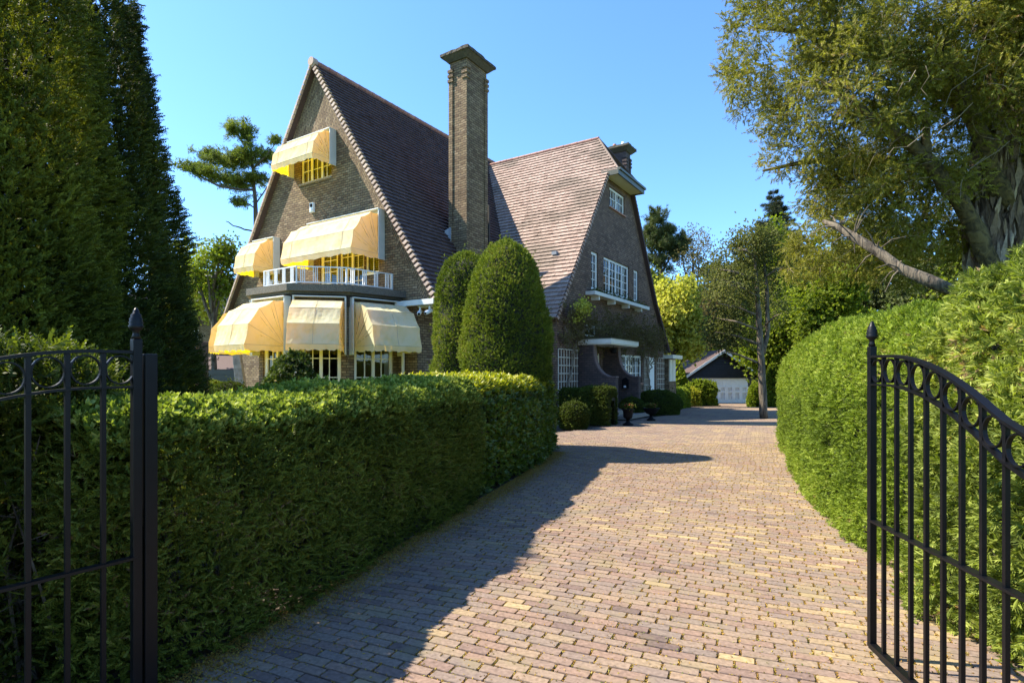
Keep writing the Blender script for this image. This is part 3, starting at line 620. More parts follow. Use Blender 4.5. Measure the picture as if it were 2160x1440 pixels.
# windows of the gable
ux = (0, -1, 0)
def wS(nm, wn, cols, rows, **k): return window('window', (12.95, wn[1], wn[2]), ux, SN, wn[1]-wn[0], wn[3]-wn[2], cols, rows, **k)
wS('t', win_top, 6, 3, m='cream', casem=[1/3, 2/3], sill='stone', curtain=.06)
wS('m', win_m1, 2, 4, m='cream', frame=.13, blind=True); wS('m', win_m2, 4, 4, m='cream', casem=[.5], blind=True, frame=.08); wS('m', win_m3, 2, 2, m='cream', blind=True, sill='cream')
wS('l', win_l, 2, 3, m='cream')
ux2 = (1, 0, 0)
def wT(k, cols, rows, **kw): a = wins_W[k]; return window('window', (a[0], 9.2, a[2]), ux2, TN, a[1]-a[0], a[3]-a[2], cols, rows, **kw)
wT('attic', 6, 2, casem=[.5], sill='ridge', frame=.08, curtain=.1); wT('sl', 2, 4, frame=.1); wT('big', 8, 4, casem=[.25, .5, .75], frame=.09, curtain=.08); wT('sr', 2, 4, frame=.1)
wT('low', 8, 3, casem=[.25, .75], frame=.09, sill='ridge', curtain=.12); wT('sm', 2, 1, frame=.05)
mb = MB(); mb.box(19.95, 20.05, 9.27, 9.37, .3, 2.45); mb.box(20.05, 20.16, 9.29, 9.36, .3, 2.35); mb.box(20.95, 21.05, 9.27, 9.37, .3, 2.45); mb.box(20.16, 20.95, 9.27, 9.37, 2.35, 2.45)
d = hb(mb, 'door_frame', 'cream'); mb = MB(); mb.box(20.17, 20.94, 9.31, 9.35, .3, 2.34)
for z in (.45, 1.45): mb.box(20.27, 20.84, 9.295, 9.32, z, z+.75)
hb(mb, 'door', plain('dark_green_door', (.025, .035, .03), .4), d)
mb = MB(); mb.box(26.95, 27.8, 9.22, 9.3, .2, 2.46); mb.box(27.02, 27.7, 9.195, 9.225, .35, 2.35); hb(mb, 'side_door', 'white')

# roof -------------------------------------------------------------
def tiles(name, m, O, a, b, poly, pitch=.18, tw=.17, parent=None, lift=.045):
    O = np.array(O, float); a = np.array(a, float); a /= np.linalg.norm(a); b = np.array(b, float); b /= np.linalg.norm(b); n = np.cross(a, b)
    if n[2] < 0: n = -n
    bs = [p[1] for p in poly]; bb = min(bs); rows = []
    r = 0
    while bb+r*pitch < max(bs)-.02:
        y0 = bb+r*pitch; ym = min(y0+pitch*.5, max(bs)-.001); xs = []
        for i in range(len(poly)):
            p, q = poly[i], poly[(i+1) % len(poly)]
            if (p[1]-ym)*(q[1]-ym) < 0: xs.append(p[0]+(q[0]-p[0])*(ym-p[1])/(q[1]-p[1]))
        xs.sort()
        for x0, x1 in zip(xs[::2], xs[1::2]):
            k = max(1, int(round((x1-x0)/tw))); e = x0+(np.arange(k+1)+(.5 if r % 2 else 0))*tw; e = np.clip(np.r_[x0, e, x1], x0, x1); e = np.unique(e)
            for u, v in zip(e[:-1], e[1:]):
                if v-u > .01: rows.append((u, v, y0))
        r += 1
    A = np.array(rows); k = len(A); u, v, y = A.T
    jy = rng.normal(size=k)*.004; jl = np.abs(rng.normal(size=k))*.006; g = .0025
    def pt(x, yy, h): return O+x[:, None]*a+yy[:, None]*b+h[:, None]*n
    o1 = np.ones(k); hb_ = lift+jl; ht = .006*o1; d = rng.normal(size=k)*.003
    P = np.stack([pt(u+g, y+jy, hb_+d), pt(v-g, y+jy, hb_-d), pt(v-g, y+pitch, ht), pt(u+g, y+pitch, ht), pt(u+g, y+jy, hb_*0), pt(v-g, y+jy, hb_*0)], 1)
    F = np.array([(0, 1, 2, 3), (4, 5, 1, 0), (4, 0, 3, 3), (5, 2, 1, 1)])[:2]
    sideL = np.array([(4, 0, 3, 4)])
    FF = (F[None]+(np.arange(k)*6)[:, None, None]).reshape(-1, 4)
    var = np.clip(.5+.18*noise3(P[:, 0], .8, 17)+rng.normal(size=k)*.2, 0, 1)
    return quads(name, M[m], P.reshape(-1, 3)-np.array(HB), FF, np.repeat(var, 2), parent or house)
def unit(v): v = np.array(v, float); return v/np.linalg.norm(v)
zr, tr = 12.55, 16.44; mr = 1.55; ml = 1.58
te = tr-(zr-3.72)/mr                 # eave of the near slope
roof = MB()
def slab(pts, th=.13):
    pts = [Vector(p) for p in pts]; n = (pts[1]-pts[0]).cross(pts[2]-pts[0]).normalized()
    if n.z < 0: n = -n
    q = [p-n*th for p in pts]; m_ = len(pts)
    roof.poly(pts if (pts[1]-pts[0]).cross(pts[2]-pts[1]).dot(n) > 0 else pts[::-1], .3); roof.poly(q, .3)
    for i in range(m_): roof.poly([pts[i], pts[(i+1) % m_], q[(i+1) % m_], q[i]], .3)
S0, S1 = 12.72, 29.6
slab([(S0, tr, zr), (S1, tr, zr), (S1, te, 3.72), (S0, te, 3.72)])
tl = tr+(zr-4.0)/ml; slab([(S0+.05, tr, zr), (S1, tr, zr), (S1, tl, 4.0), (S0+.05, tl, 4.0)], .05)
sw, zw = 22.93, 12.04; mw = 1.41
tv = lambda z: tr-(zr-z)/mr           # t where the main slope reaches height z
zl = 3.55; sl_ = sw-(zw-zl)/mw
zc = 9.95; sc0 = sw-(zw-zc)/mw; sc1 = sw+(zw-zc)/mw
slab([(sw, tv(zw)+.2, zw), (sl_, tv(zl)+.2, zl), (sl_, 9.02, zl), (sc0, 9.02, zc), (sc0-.02, 8.6, zc), (sw, 10.16, zw)], .12)
# far slope, flared towards the eave
f0 = (sw, zw); f1 = (sc1, zc); f2 = (27.7, 5.2); f3 = (29.9, 2.85)
slab([(sw, tv(zw)+.2, zw), (sc1, tv(zc)+.2, zc), (sc1, 8.6, zc), (sw, 10.16, zw)], .12)
slab([(f1[0], 13, f1[1]), (f2[0], 12, f2[1]), (f2[0], 9.02, f2[1]), (f1[0], 9.02, f1[1])], .12)
slab([(f2[0], 12, f2[1]), (f3[0], 12, f3[1]), (f3[0], 9.02, f3[1]), (f2[0], 9.02, f2[1])], .12)
slab([(sw, 10.16, zw), (sc1, 8.6, zc), (sc0, 8.6, zc)], .1)
rf = hb(roof, 'roof', 'tile_dark')
Lr = math.hypot(tr-te, zr-3.72)
# main near slope: a = s, b = up towards ridge.  valley with the wing cut out
bz = lambda z: (z-3.72)/(zr-3.72)*Lr
vs = lambda z: sw-(zw-z)/mw
tiles('roof_tiles', 'tile_dark', (S0, te, 3.72), (1, 0, 0), (0, tr-te, zr-3.72), [(0, 0), (vs(3.72)-S0, 0), (vs(zw)-S0, bz(zw)), (S1-S0, bz(zw)+.01), (S1-S0, Lr), (0, Lr)], parent=rf)
Lw = math.hypot(sw-sl_, zw-zl); bw = lambda z: (z-zl)/(zw-zl)*Lw
tiles('roof_tiles', 'tile', (sl_, 9.02, zl), (0, 1, 0), (sw-sl_, 0, zw-zl), [(0, 0), (tv(zl)-9.02, 0), (tv(zw)-9.02, Lw), (10.16-9.02, Lw), (8.6-9.02, bw(zc)), (0, bw(zc)-.01)], .2, parent=rf, lift=.042)
Ll = math.hypot(tl-tr, zr-4.0); tiles('roof_tiles', 'tile_dark', (S0, tl, 4.0), (1, 0, 0), (0, tr-tl, zr-4.0), rect(0, S1-S0, 0, Ll), .3, .3, parent=rf)
for p, q in ((f1, f2), (f2, f3)):
    L_ = math.hypot(q[0]-p[0], p[1]-q[1]); tiles('roof_tiles', 'tile_dark', (q[0], 9.02, q[1]), (0, 1, 0), (p[0]-q[0], 0, p[1]-q[1]), rect(0, 3, 0, L_), parent=rf)
L_ = math.hypot(1.56, zw-zc); tiles('roof_tiles', 'tile_dark', (sw, 8.6, zc), (1, 0, 0), (0, 1.56, zw-zc), [(sc0-sw, 0), (sc1-sw, 0), (0, L_)], parent=rf)
# ridge tiles, as overlapping half rounds
def ridge(p, q, r=.11, step=.34, m='ridge'):
    p, q = Vector(p), Vector(q); d = (q-p); n = int(d.length/step); mb = MB()
    for i in range(n):
        a = p+d*(i/n); b = p+d*((i+1.08)/n); mb.tube([a, b], [r*random.uniform(.97, 1.03), r*.9], 10)
    return hb(mb, 'ridge_tiles', m, rf, smooth=False)
ridge((S0-.03, tr, zr+.0), (S1, tr, zr)); ridge((sw, 10.1, zw), (sw, tv(zw)-.1, zw), .09)
ridge((sw, 10.12, zw), (sc0+.03, 8.62, zc+.02), .05, .25, 'tile'); ridge((sw, 10.12, zw), (sc1, 8.62, zc+.02), .05, .25, 'tile_dark')
mb = MB(); mb.tube([(S0-.07, tr, zr-.01), (S0+.14, tr, zr-.01)], [.15, .15], 14); hb(mb, 'ridge_end', 'verge', rf)
# stepped verge tiles of the front gable
for sgn, mm, t1, z1, nm in ((-1, mr, te, 3.72, 'verge_tiles'), (1, ml, tl, 4.0, 'verge_tiles')):
    mb = MB(); L_ = math.hypot(tr-t1, zr-z1); n = int(L_/.178); e = Vector((0, t1-tr, z1-zr)).normalized(); up = Vector((0, sgn*1.0, 1/mm)).normalized() if False else Vector((0, -e.z*(1 if sgn > 0 else -1), abs(e.y)))
    for i in range(n):
        p = Vector((S0-.035, tr, zr))+e*(.12+i*.178)+up*.035
        tl_ = .10 if sgn < 0 else .16
        mb.obox(p-up*(.16 if sgn < 0 else .05), (1, 0, 0), (e*.92+up*.38).normalized() if sgn < 0 else e, up, .12, tl_, .17 if sgn < 0 else .07)
    hb(mb, nm, 'verge', rf)
for (p, q) in (((sl_, zl), (sc0, zc)),):
    mb = MB(); e = Vector((q[0]-p[0], 0, q[1]-p[1])); L_ = e.length; e.normalize(); up = Vector((-e.z, 0, e.x)); n = int(L_/.178)
    for i in range(n):
        c_ = Vector((p[0], 8.985, p[1]))+e*(i*.178); mb.obox(c_-up*.12, (0, 1, 0), (e*.95-up*.2).normalized(), up, .1, .12, .13)
    hb(mb, 'verge_tiles', 'tile', rf)
# roof vent on the wing, flashing by the chimney
c_ = Vector((0, 0, 0)); vz = 6.15; vp = Vector((sw-(zw-vz)/mw, 9.95, vz)); mb = MB(); mb.obox(vp+Vector((-.12, 0, -.02)), (1, 0, 0), (0, 1, 0), (0, 0, 1), .2, .2, .13); hb(mb, 'roof_vent', 'lead', rf)
# cornice of the clipped wing gable
mb = MB(); mb.prism([(sc0-.03, 8.5), (sc1+.12, 8.5), (sc1+.12, 9.35), (sc0-.03, 9.35)], zc-.03, zc+.06); mb.prism([(sc0-.1, 8.56), (sc1+.05, 8.56), (sc1+.05, 8.62), (sc0-.1, 8.62)], zc-.22, zc-.03); mb.box(sc0-.08, sc0-.03, 8.62, 9.3, zc-.22, zc-.03); mb.box(sc1+.0, sc1+.05, 8.62, 9.3, zc-.22, zc-.03)
hb(mb, 'cornice', 'fascia'); mb = MB(); mb.box(sc0-.03, sc1, 8.62, 9.195, zc-.17, zc-.04); hb(mb, 'soffit', 'soffit')
# white beams and soffits under the big gable
mb = MB(); mb.box(12.66, 12.94, 10.86, 12.42, 3.70, 3.86); mb.box(12.94, 17.1, 10.72, 10.9, 3.62, 3.72); hb(mb, 'eaves_beam', 'board')
mb = MB(); mb.box(12.95, 17.2, 10.9, 11.73, 3.66, 3.70); hb(mb, 'eaves_soffit', 'cream')
mb = MB(); mb.tube([(19.07, 9.12, .9), (19.07, 9.12, 2.72)], .045, 10); hb(mb, 'downpipe', 'white'); mb = MB(); mb.tube([(12.85, 12.25, .2), (12.85, 12.25, 3.7)], .05, 10); hb(mb, 'downpipe', 'cream')

# chimneys ---------------------------------------------------------
def chimney(s0, s1, t0, t1, z0, z1, m='brick', pots=0, moss='cap'):
    mb = MB(); mb.box(s0+.0, s1, t0, t1, z0, z1)
    for x, y in ((s0, t0), (s1, t0), (s0, t1), (s1, t1)):
        dx = .13 if x == s0 else -.13; dy = .13 if y == t0 else -.13; ex = -.035 if x == s0 else .035; ey = -.035 if y == t0 else .035
        mb.box(x+ex, x+dx, y+ey, y+dy, z0, z1-.45)
        for k in range(3): mb.box(x+ex*1.9, x+dx*1.3, y+ey*1.9, y+dy*1.3, z1-.78+k*.17, z1-.69+k*.17)
    c = hb(mb, 'chimney', m)
    mb = MB(); ex = .23; mb.hexa([(s0-.05, t0-.05, z1-.1), (s1+.05, t0-.05, z1-.1), (s1+.05, t1+.05, z1-.1), (s0-.05, t1+.05, z1-.1)], [(s0-ex, t0-ex, z1+.08), (s1+ex, t0-ex, z1+.08), (s1+ex, t1+ex, z1+.08), (s0-ex, t1+ex, z1+.08)])
    hb(mb, 'chimney_shoulder', 'mossstone', c)
    # rough mossy cap
    nx, ny = 14, 10; xs = np.linspace(s0-ex-.02, s1+ex+.02, nx); ys_ = np.linspace(t0-ex-.02, t1+ex+.02, ny); mb = MB(); hgt = {}
    for i in range(nx):
        for j in range(ny): hgt[i, j] = (xs[i]+random.uniform(-.012, .012), ys_[j]+random.uniform(-.012, .012), z1+.17+random.uniform(-.02, .025))
    for i in range(nx-1):
        for j in range(ny-1): mb.poly([hgt[i, j], hgt[i+1, j], hgt[i+1, j+1], hgt[i, j+1]])
    rim = [hgt[i, 0] for i in range(nx)]+[hgt[nx-1, j] for j in range(1, ny)]+[hgt[i, ny-1] for i in range(nx-2, -1, -1)]+[hgt[0, j] for j in range(ny-2, 0, -1)]
    lo = [(x+random.uniform(-.01, .01), y+random.uniform(-.01, .01), z1+.075+random.uniform(-.008, .008)) for x, y, z in rim]
    for i in range(len(rim)): k = (i+1) % len(rim); mb.poly([lo[i], lo[k], rim[k], rim[i]])
    mb.poly(lo[::-1]); hb(mb, 'chimney_cap', moss, c)
    for k in range(pots):
        mb = MB(); cs, ct = s0+.3, t0+.25+k*.45; mb.lathe([(.1, 0), (.11, .1), (.085, .16), (.1, .26), (.07, .33), (.0601, .33)], (cs, ct, z1+.15), 12); hb(mb, 'chimney_pot', 'ridge' if k else 'plasticw', c)
    return c
chimney(15.4, 16.6, 11.72, 12.44, 0, 12.62)
mb = MB(); mb.poly([(15.36, 12.42, 6.2), (15.36, 12.42, 6.75), (15.18, 12.75, 6.55), (15.18, 12.62, 6.15)]); mb.box(15.33, 15.37, 12.36, 12.44, 5.7, 6.75); hb(mb, 'lead_flashing', 'lead', rf)
chimney(26.0, 26.6, 10.04, 11.25, 6, 12.62, 'brick_porch', 2, 'mossstone')

# bay with balcony -------------------------------------------------
BP = [(12.95, 17.25), (11.3, 16.9), (10.25, 15.75), (10.25, 14.1), (11.3, 12.98), (12.95, 12.52)]
bay = None; mb = MB(); openings = []
for i in range(5):
    a, b = Vector((*BP[i], 0)), Vector((*BP[i+1], 0)); d = (b-a); L_ = d.length; d.normalize(); nn = Vector((d.y, -d.x, 0))
    if nn.dot(a-Vector((12.9, 14.9, 0))) < 0: nn = -nn
    m0 = .2; wall_sheet(mb, rect(0, L_, -.1, 3.62), [rect(m0, L_-m0, .3, 3.3)], lambda x, z, a=a, d=d: a+d*x+Vector((0, 0, z)), .22, nn)
    openings.append((a, d, nn, L_, m0))
bay = hb(mb, 'bay', 'brick')
for i, (a, d, nn, L_, m0) in enumerate(openings):
    ww = L_-2*m0; cas = [.5] if i != 2 else [.5]
    window('window', a+d*m0+Vector((0, 0, .3)), d, nn, ww, 3.0, 4, 5, m='cream', casem=cas, frame=.1 if i != 2 else .14, curtain=.13)
inset = lambda k: [((p[0]-12.95)*k+12.95 if p[0] < 12.9 else 12.95, (p[1]-14.9)*k+14.9) for p in BP]
mb = MB(); mb.prism([(12.94, 17.3), (11.25, 16.95), (10.2, 15.78), (10.2, 14.07), (11.25, 12.93), (12.94, 12.45)], 3.6, 3.93); hb(mb, 'bay_frieze', brickmat('dark_frieze_brick', [(.05, .04, .035), (.08, .062, .05), (.1, .075, .055)], (.045, .036, .03)))  # darker brick than the bay walls
SLP = [(12.94, 17.75), (11.05, 17.35), (9.95, 15.95), (9.95, 13.98), (11.1, 12.68), (12.94, 12.2)]
mb = MB(); mb.prism([(p[0]+.12 if p[0] < 12.9 else p[0], (p[1]-14.9)*.93+14.9) for p in SLP], 3.93, 4.0); mb.prism(SLP, 4.0, 4.2); slabo = hb(mb, 'balcony_slab', 'concrete')
RP = [(12.9, 17.3), (11.3, 16.95), (10.4, 15.7), (10.4, 14.15), (11.35, 13.1), (12.9, 12.75)]
mb = MB(); Zv = Vector((0, 0, 1))
for i in range(5):
    a, b = Vector((*RP[i], 4.2)), Vector((*RP[i+1], 4.2)); d = (b-a); L_ = d.length; d.normalize(); nn = Vector((-d.y, d.x, 0))
    for z, th in ((.1, .03), (.56, .03)): mb.obox(a+Zv*z-nn*.02, d, nn, Zv, L_, .04, th)
    mb.obox(a-d*.02-nn*.02, d, nn, Zv, .04, .04, .59)
    if i == 4: mb.obox(b-d*.06-nn*.03, d, nn, Zv, .06, .06, .59)
    n = int(L_/.32); st = L_/n
    for k in range(n):
        for q in (-.055, 0, .055): mb.obox(a+d*((k+.5)*st+q-.009)-nn*.02+Zv*.13, d, nn, Zv, .018, .03, .43)
hb(mb, 'balcony_railing', 'white', slabo)

# awnings ----------------------------------------------------------
awns = []
def awning(o, ux, nn, w, rz, ro, top, below, d0=.24, label=None, wr=.007):
    """o: left end (seen from outside) of the hinge line on the wall face"""
    o = Vector(o); ux = Vector(ux).normalized(); nn = Vector(nn).normalized(); Z = Vector((0, 0, 1)); tk = .035
    mb = MB(); hgt = top+below
    for x in (-.06, w+.06-tk): mb.obox(o+ux*x-Z*below, ux, nn, Z, tk, d0+.03, hgt)
    mb.obox(o+ux*(-.06)+Z*(top), ux, nn, Z, w+.12, d0+.05, .03); mb.obox(o+ux*(-.02)+Z*(top-.12)+nn*.01, ux, nn, Z, w+.04, .04, .12)
    a = hb(mb, 'awning', 'board', bevel=.004)
    if label: a['label'] = label
    th = [R(x) for x in (0, 25, 50, 73, 92)]; nx = 14
    rr = random.Random(int(w*1000+top*77)); 
    ph = [rr.uniform(0, 6) for _ in range(8)]
    def P(i, x, f=0):      # i float along ribs
        k = min(int(i), len(th)-2); fr = i-k
        A = Vector((math.cos(th[k])*ro, math.sin(th[k])*rz)); B_ = Vector((math.cos(th[k+1])*ro, math.sin(th[k+1])*rz)); q = A*(1-fr)+B_*fr
        sag = 4*fr*(1-fr)*(.02+wr*math.sin(x*9+ph[k])+wr*.7*math.sin(x*23+ph[k+3]+fr*4))
        q = q*(1-sag)
        return o+ux*x+nn*(d0-.03+q.x)+Z*q.y
    mb = MB(); sub = 4
    for k in range((len(th)-1)*sub):
        for j in range(nx): mb.poly([P(k/sub, w*j/nx), P(k/sub, w*(j+1)/nx), P((k+1)/sub, w*(j+1)/nx), P((k+1)/sub, w*j/nx)])
    for x in (0, w):
        c = o+ux*x+nn*(d0-.03)
        for k in range((len(th)-1)*sub):
            A, B_ = P(k/sub, x), P((k+1)/sub, x); fr = ((k+.5)/sub) % 1
            prev = (A, B_)
            for q in (.66, .33, 0):
                bu = ux*((-1 if x else 1)*.03*math.sin(math.pi*fr)*q*1.5)
                n_ = (c+(A-c)*q+bu, c+(B_-c)*q+bu)
                mb.poly([prev[0], prev[1], n_[1], n_[0]] if q else [prev[0], prev[1], c]); prev = n_
    cv = hb(mb, 'canvas', 'cloth', a, smooth=False)
    # valance with a soft scalloped hem
    mb = MB(); vh = .16
    def strip(A, B_, n, seed):
        for j in range(n):
            f0, f1 = j/n, (j+1)/n; h0 = vh+.018*math.sin(f0*n*1.3+seed)+.012*math.sin(f0*n*2.9); h1 = vh+.018*math.sin(f1*n*1.3+seed)+.012*math.sin(f1*n*2.9)
            p, q = A+(B_-A)*f0, A+(B_-A)*f1; mb.poly([p, q, q-Z*h1-nn*.03, p-Z*h0-nn*.03])
    strip(P(0, 0), P(0, w), 22, ph[0]); 
    for x in (0, w): strip(o+ux*x+nn*(d0-.03), P(0, x), 10, ph[1])
    hb(mb, 'valance', 'cloth', a)
    mb = MB()
    for k in range(len(th)-1):
        pts = [o+nn*(d0-.03)]+[P(k, w*j/6)+Vector((0, 0, .004)) for j in range(7)]+[o+ux*w+nn*(d0-.03)]
        mb.tube(pts, .0045, 4)
    sm = [.5] if w < 2.2 else [.14, .86]
    for f in sm: mb.tube([P(k/2, w*f)+nn*.006+Vector((0, 0, .006)) for k in range((len(th)-1)*2-1)], .005, 4)
    hb(mb, 'seams', 'seam', a)
    return a
Zp = 2.42; AW = dict(rz=1.33, ro=1.25, top=1.42, below=.24)
for i, (a, d, nn, L_, m0) in enumerate(openings[:5]):
    if i == 0: continue
    # order points so that ux runs to the viewer's right
    labs = {1: 'awning on the far corner of the bay, mostly behind its neighbour', 2: 'sunlit awning on the front face of the bay', 3: 'middle awning over the angled bay window', 4: 'part shaded awning at the house corner of the bay'}
    awning(a+d*.09+nn*.0+Vector((0, 0, Zp)), d, nn, L_-.18, label=labs[i], **AW)
awning((12.95, 16.62, 5.44), ux, SN, 3.42, 1.33, 1.15, 1.43, .16, label='widest awning, above the balcony doors')
awning((12.95, 17.72, 8.93), ux, SN, 2.2, .98, .75, 1.05, .16, label='highest awning, under the gable point')
awning((12.95, 19.85, 5.5), ux, SN, 1.2, 1.12, .85, 1.18, .14, label='small awning beside the left verge')

# porch ------------------------------------------------------------
mb = MB(); mb.box(18.8, 21.6, 7.8, 9.19, 2.74, 2.9); mb.box(18.84, 21.56, 7.84, 9.19, 2.70, 2.74); cp = hb(mb, 'porch_canopy', 'board'); mb = MB(); mb.box(18.78, 21.62, 7.78, 9.19, 2.9, 2.93); hb(mb, 'canopy_felt', 'fascia', cp)
brick_cop = plain('pinkish_coping', (.14, .095, .085), .8, noise=.2, scale=15)
def porch_wall(s0):
    curve = [(8.58, 2.7), (8.56, 2.35), (8.5, 2.05), (8.38, 1.8), (8.2, 1.62), (8.0, 1.52), (7.9, 1.5)]
    prof = [(9.19, 0), (9.19, 2.7)]+curve+[(7.68, 1.5), (7.68, 0)]
    mb = MB(); wall_sheet(mb, prof, [], lambda t, z: (s0, t, z), .24, SN); pw = hb(mb, 'porch_wall', 'brick_porch')
    mb = MB(); c2 = curve+[(7.66, 1.5)]
    for a, b in zip(c2[:-1], c2[1:]):
        A, B_ = Vector((s0-.01, *a)), Vector((s0-.01, *b)); n_ = Vector((0, -(B_-A).z, (B_-A).y)).normalized()
        if n_.z < 0 or (abs(n_.z) < .05 and n_.y > 0): n_ = -n_
        W_ = Vector((.26, 0, 0)); mb.hexa([A, B_, B_+W_, A+W_], [A+n_*.045, B_+n_*.045, B_+W_+n_*.045, A+W_+n_*.045])
    hb(mb, 'coping', brick_cop, pw)
porch_wall(18.9); porch_wall(21.26)
mb = MB(); mb.box(19.14, 21.26, 7.75, 9.2, 0, .28); mb.box(19.0, 21.6, 7.25, 7.67, 0, .13); hb(mb, 'porch_step', 'stone')
# flower box under the first floor windows, with brackets
mb = MB(); mb.box(19.6, 25.85, 8.8, 9.195, 4.66, 4.8)
for s_ in (20.1, 21.7, 23.3, 24.9): mb.box(s_, s_+.1, 8.86, 9.19, 4.5, 4.66)
fb = hb(mb, 'flower_ledge', 'board')
# small flat-roofed projection at the far end
mb = MB(); mb.box(29.3, 30.5, 8.9, 12, -.3, 1.2); mb.box(29.3, 30.5, 8.95, 12, 1.2, 2.45); an = hb(mb, 'garden_room', 'brick'); mb = MB(); mb.box(29.15, 30.85, 8.65, 12.2, 2.45, 2.64); hb(mb, 'garden_room_roof', 'cream', an)
mb = MB()
for k in range(2): mb.box(29.38+k*.56, 29.86+k*.56, 8.9, 8.95, 1.25, 2.4)
hb(mb, 'garden_room_window', 'cream', an)
# interiors seen through the bay
mb = MB(); mb.lathe([(.02, 0), (.2, .02), (.04, .1), (.04, .75), (.5, .76), (.5, .8), (.0, .8)], (12.3, 13.9, .05), 16)
hb(mb, 'side_table', 'cream')

# things fixed to or standing by the house ------------------------------
def ht(name, s, t, z, label, cat, group=None): return empty(name, hw(s, t, z), HA, label, cat, group)
r_ = ht('alarm_box', 12.95, 16.67, 7.35, 'small white siren box on the gable between two awnings', 'alarm box'); mb = MB(); mb.box(-.09, -.003, -.1, .1, 0, .34); mb.box(-.12, -.09, -.07, .07, .03, .12); mb.build('housing', M['plasticw'], r_, bevel=.01); mb = MB(); mb.box(-.1, -.092, -.06, .06, .18, .3); mb.build('front_grille', M['urn'], r_)
for k, (t_, rz_) in enumerate(((11.5, .5), (11.12, -.2))):
    r_ = ht('security_camera', 12.8, t_, 3.66, ['white camera under the eaves beam, nearer the wall', 'white camera under the eaves beam, nearer the tall bushes'][k], 'camera', 'cameras under the eaves'); r_.rotation_euler.z += rz_
    mb = MB(); mb.tube([(0, 0, 0), (0, 0, -.12)], .03, 10); mb.build('mount', M['plasticw'], r_); mb = MB(); mb.tube([(.08, 0, -.12), (-.1, 0, -.2), (-.16, 0, -.235)], [.055, .065, .06], 12); b_ = mb.build('housing', M['plasticw'], r_, smooth=True); mb = MB(); mb.tube([(-.158, 0, -.234), (-.166, 0, -.238)], .04, 12); mb.build('lens', M['urn'], b_)
r_ = ht('porch_lantern', 20.2, 8.3, 2.7, 'round black lantern hanging under the porch canopy', 'lantern'); mb = MB(); mb.tube([(0, 0, 0), (0, 0, -.08)], .012, 6); mb.lathe([(.03, -.08), (.15, -.11), (.16, -.13), (.16, -.15), (.13, -.16), (.11, -.26), (.03, -.29), (.0, -.29)][::-1], n=12); mb.build('cage', M['urn'], r_)
r_ = ht('letter_box', 21.24, 8.2, 1.05, 'small black letter box on the porch wall', 'letter box'); mb = MB(); mb.box(-.1, 0, -.12, .12, .0, .34); mb.hexa([(-.12, -.14, .34), (0, -.14, .34), (0, .14, .34), (-.12, .14, .34)], [(-.02, -.02, .44), (0, -.02, .44), (0, .02, .44), (-.02, .02, .44)]); mb.build('box', M['urn'], r_); mb = MB(); mb.box(-.108, -.1, -.05, .05, .04, .12); mb.build('plate', M['plasticw'], r_)
def trellis(s0, s1, z0, z1, nc, nr, label):
    r_ = ht('trellis', (s0+s1)/2, 9.17, z0, label, 'trellis', 'white trellises on the side wall'); w_ = s1-s0; h_ = z1-z0; mb = MB()
    for i in range(nc+1): x = -w_/2+w_*i/nc; mb.box(x-.014, x+.014, -.03, -.01, 0, h_)
    for j in range(nr+1): z = h_*j/nr; mb.box(-w_/2-.03, w_/2+.03, -.05, -.03, max(0, z-.016), z+.016)
    mb.build('lattice', M['lattice'], r_)
trellis(17.3, 18.78, .5, 2.5, 7, 7, 'broad trellis left of the porch'); trellis(26.1, 26.82, .3, 2.46, 4, 8, 'narrow trellis between low window and white side door'); trellis(28.0, 29.15, .3, 2.46, 4, 8, 'trellis to the right of the white side door'); trellis(22.0, 22.9, .3, 2.46, 4, 7, 'half hidden trellis behind the porch wall')

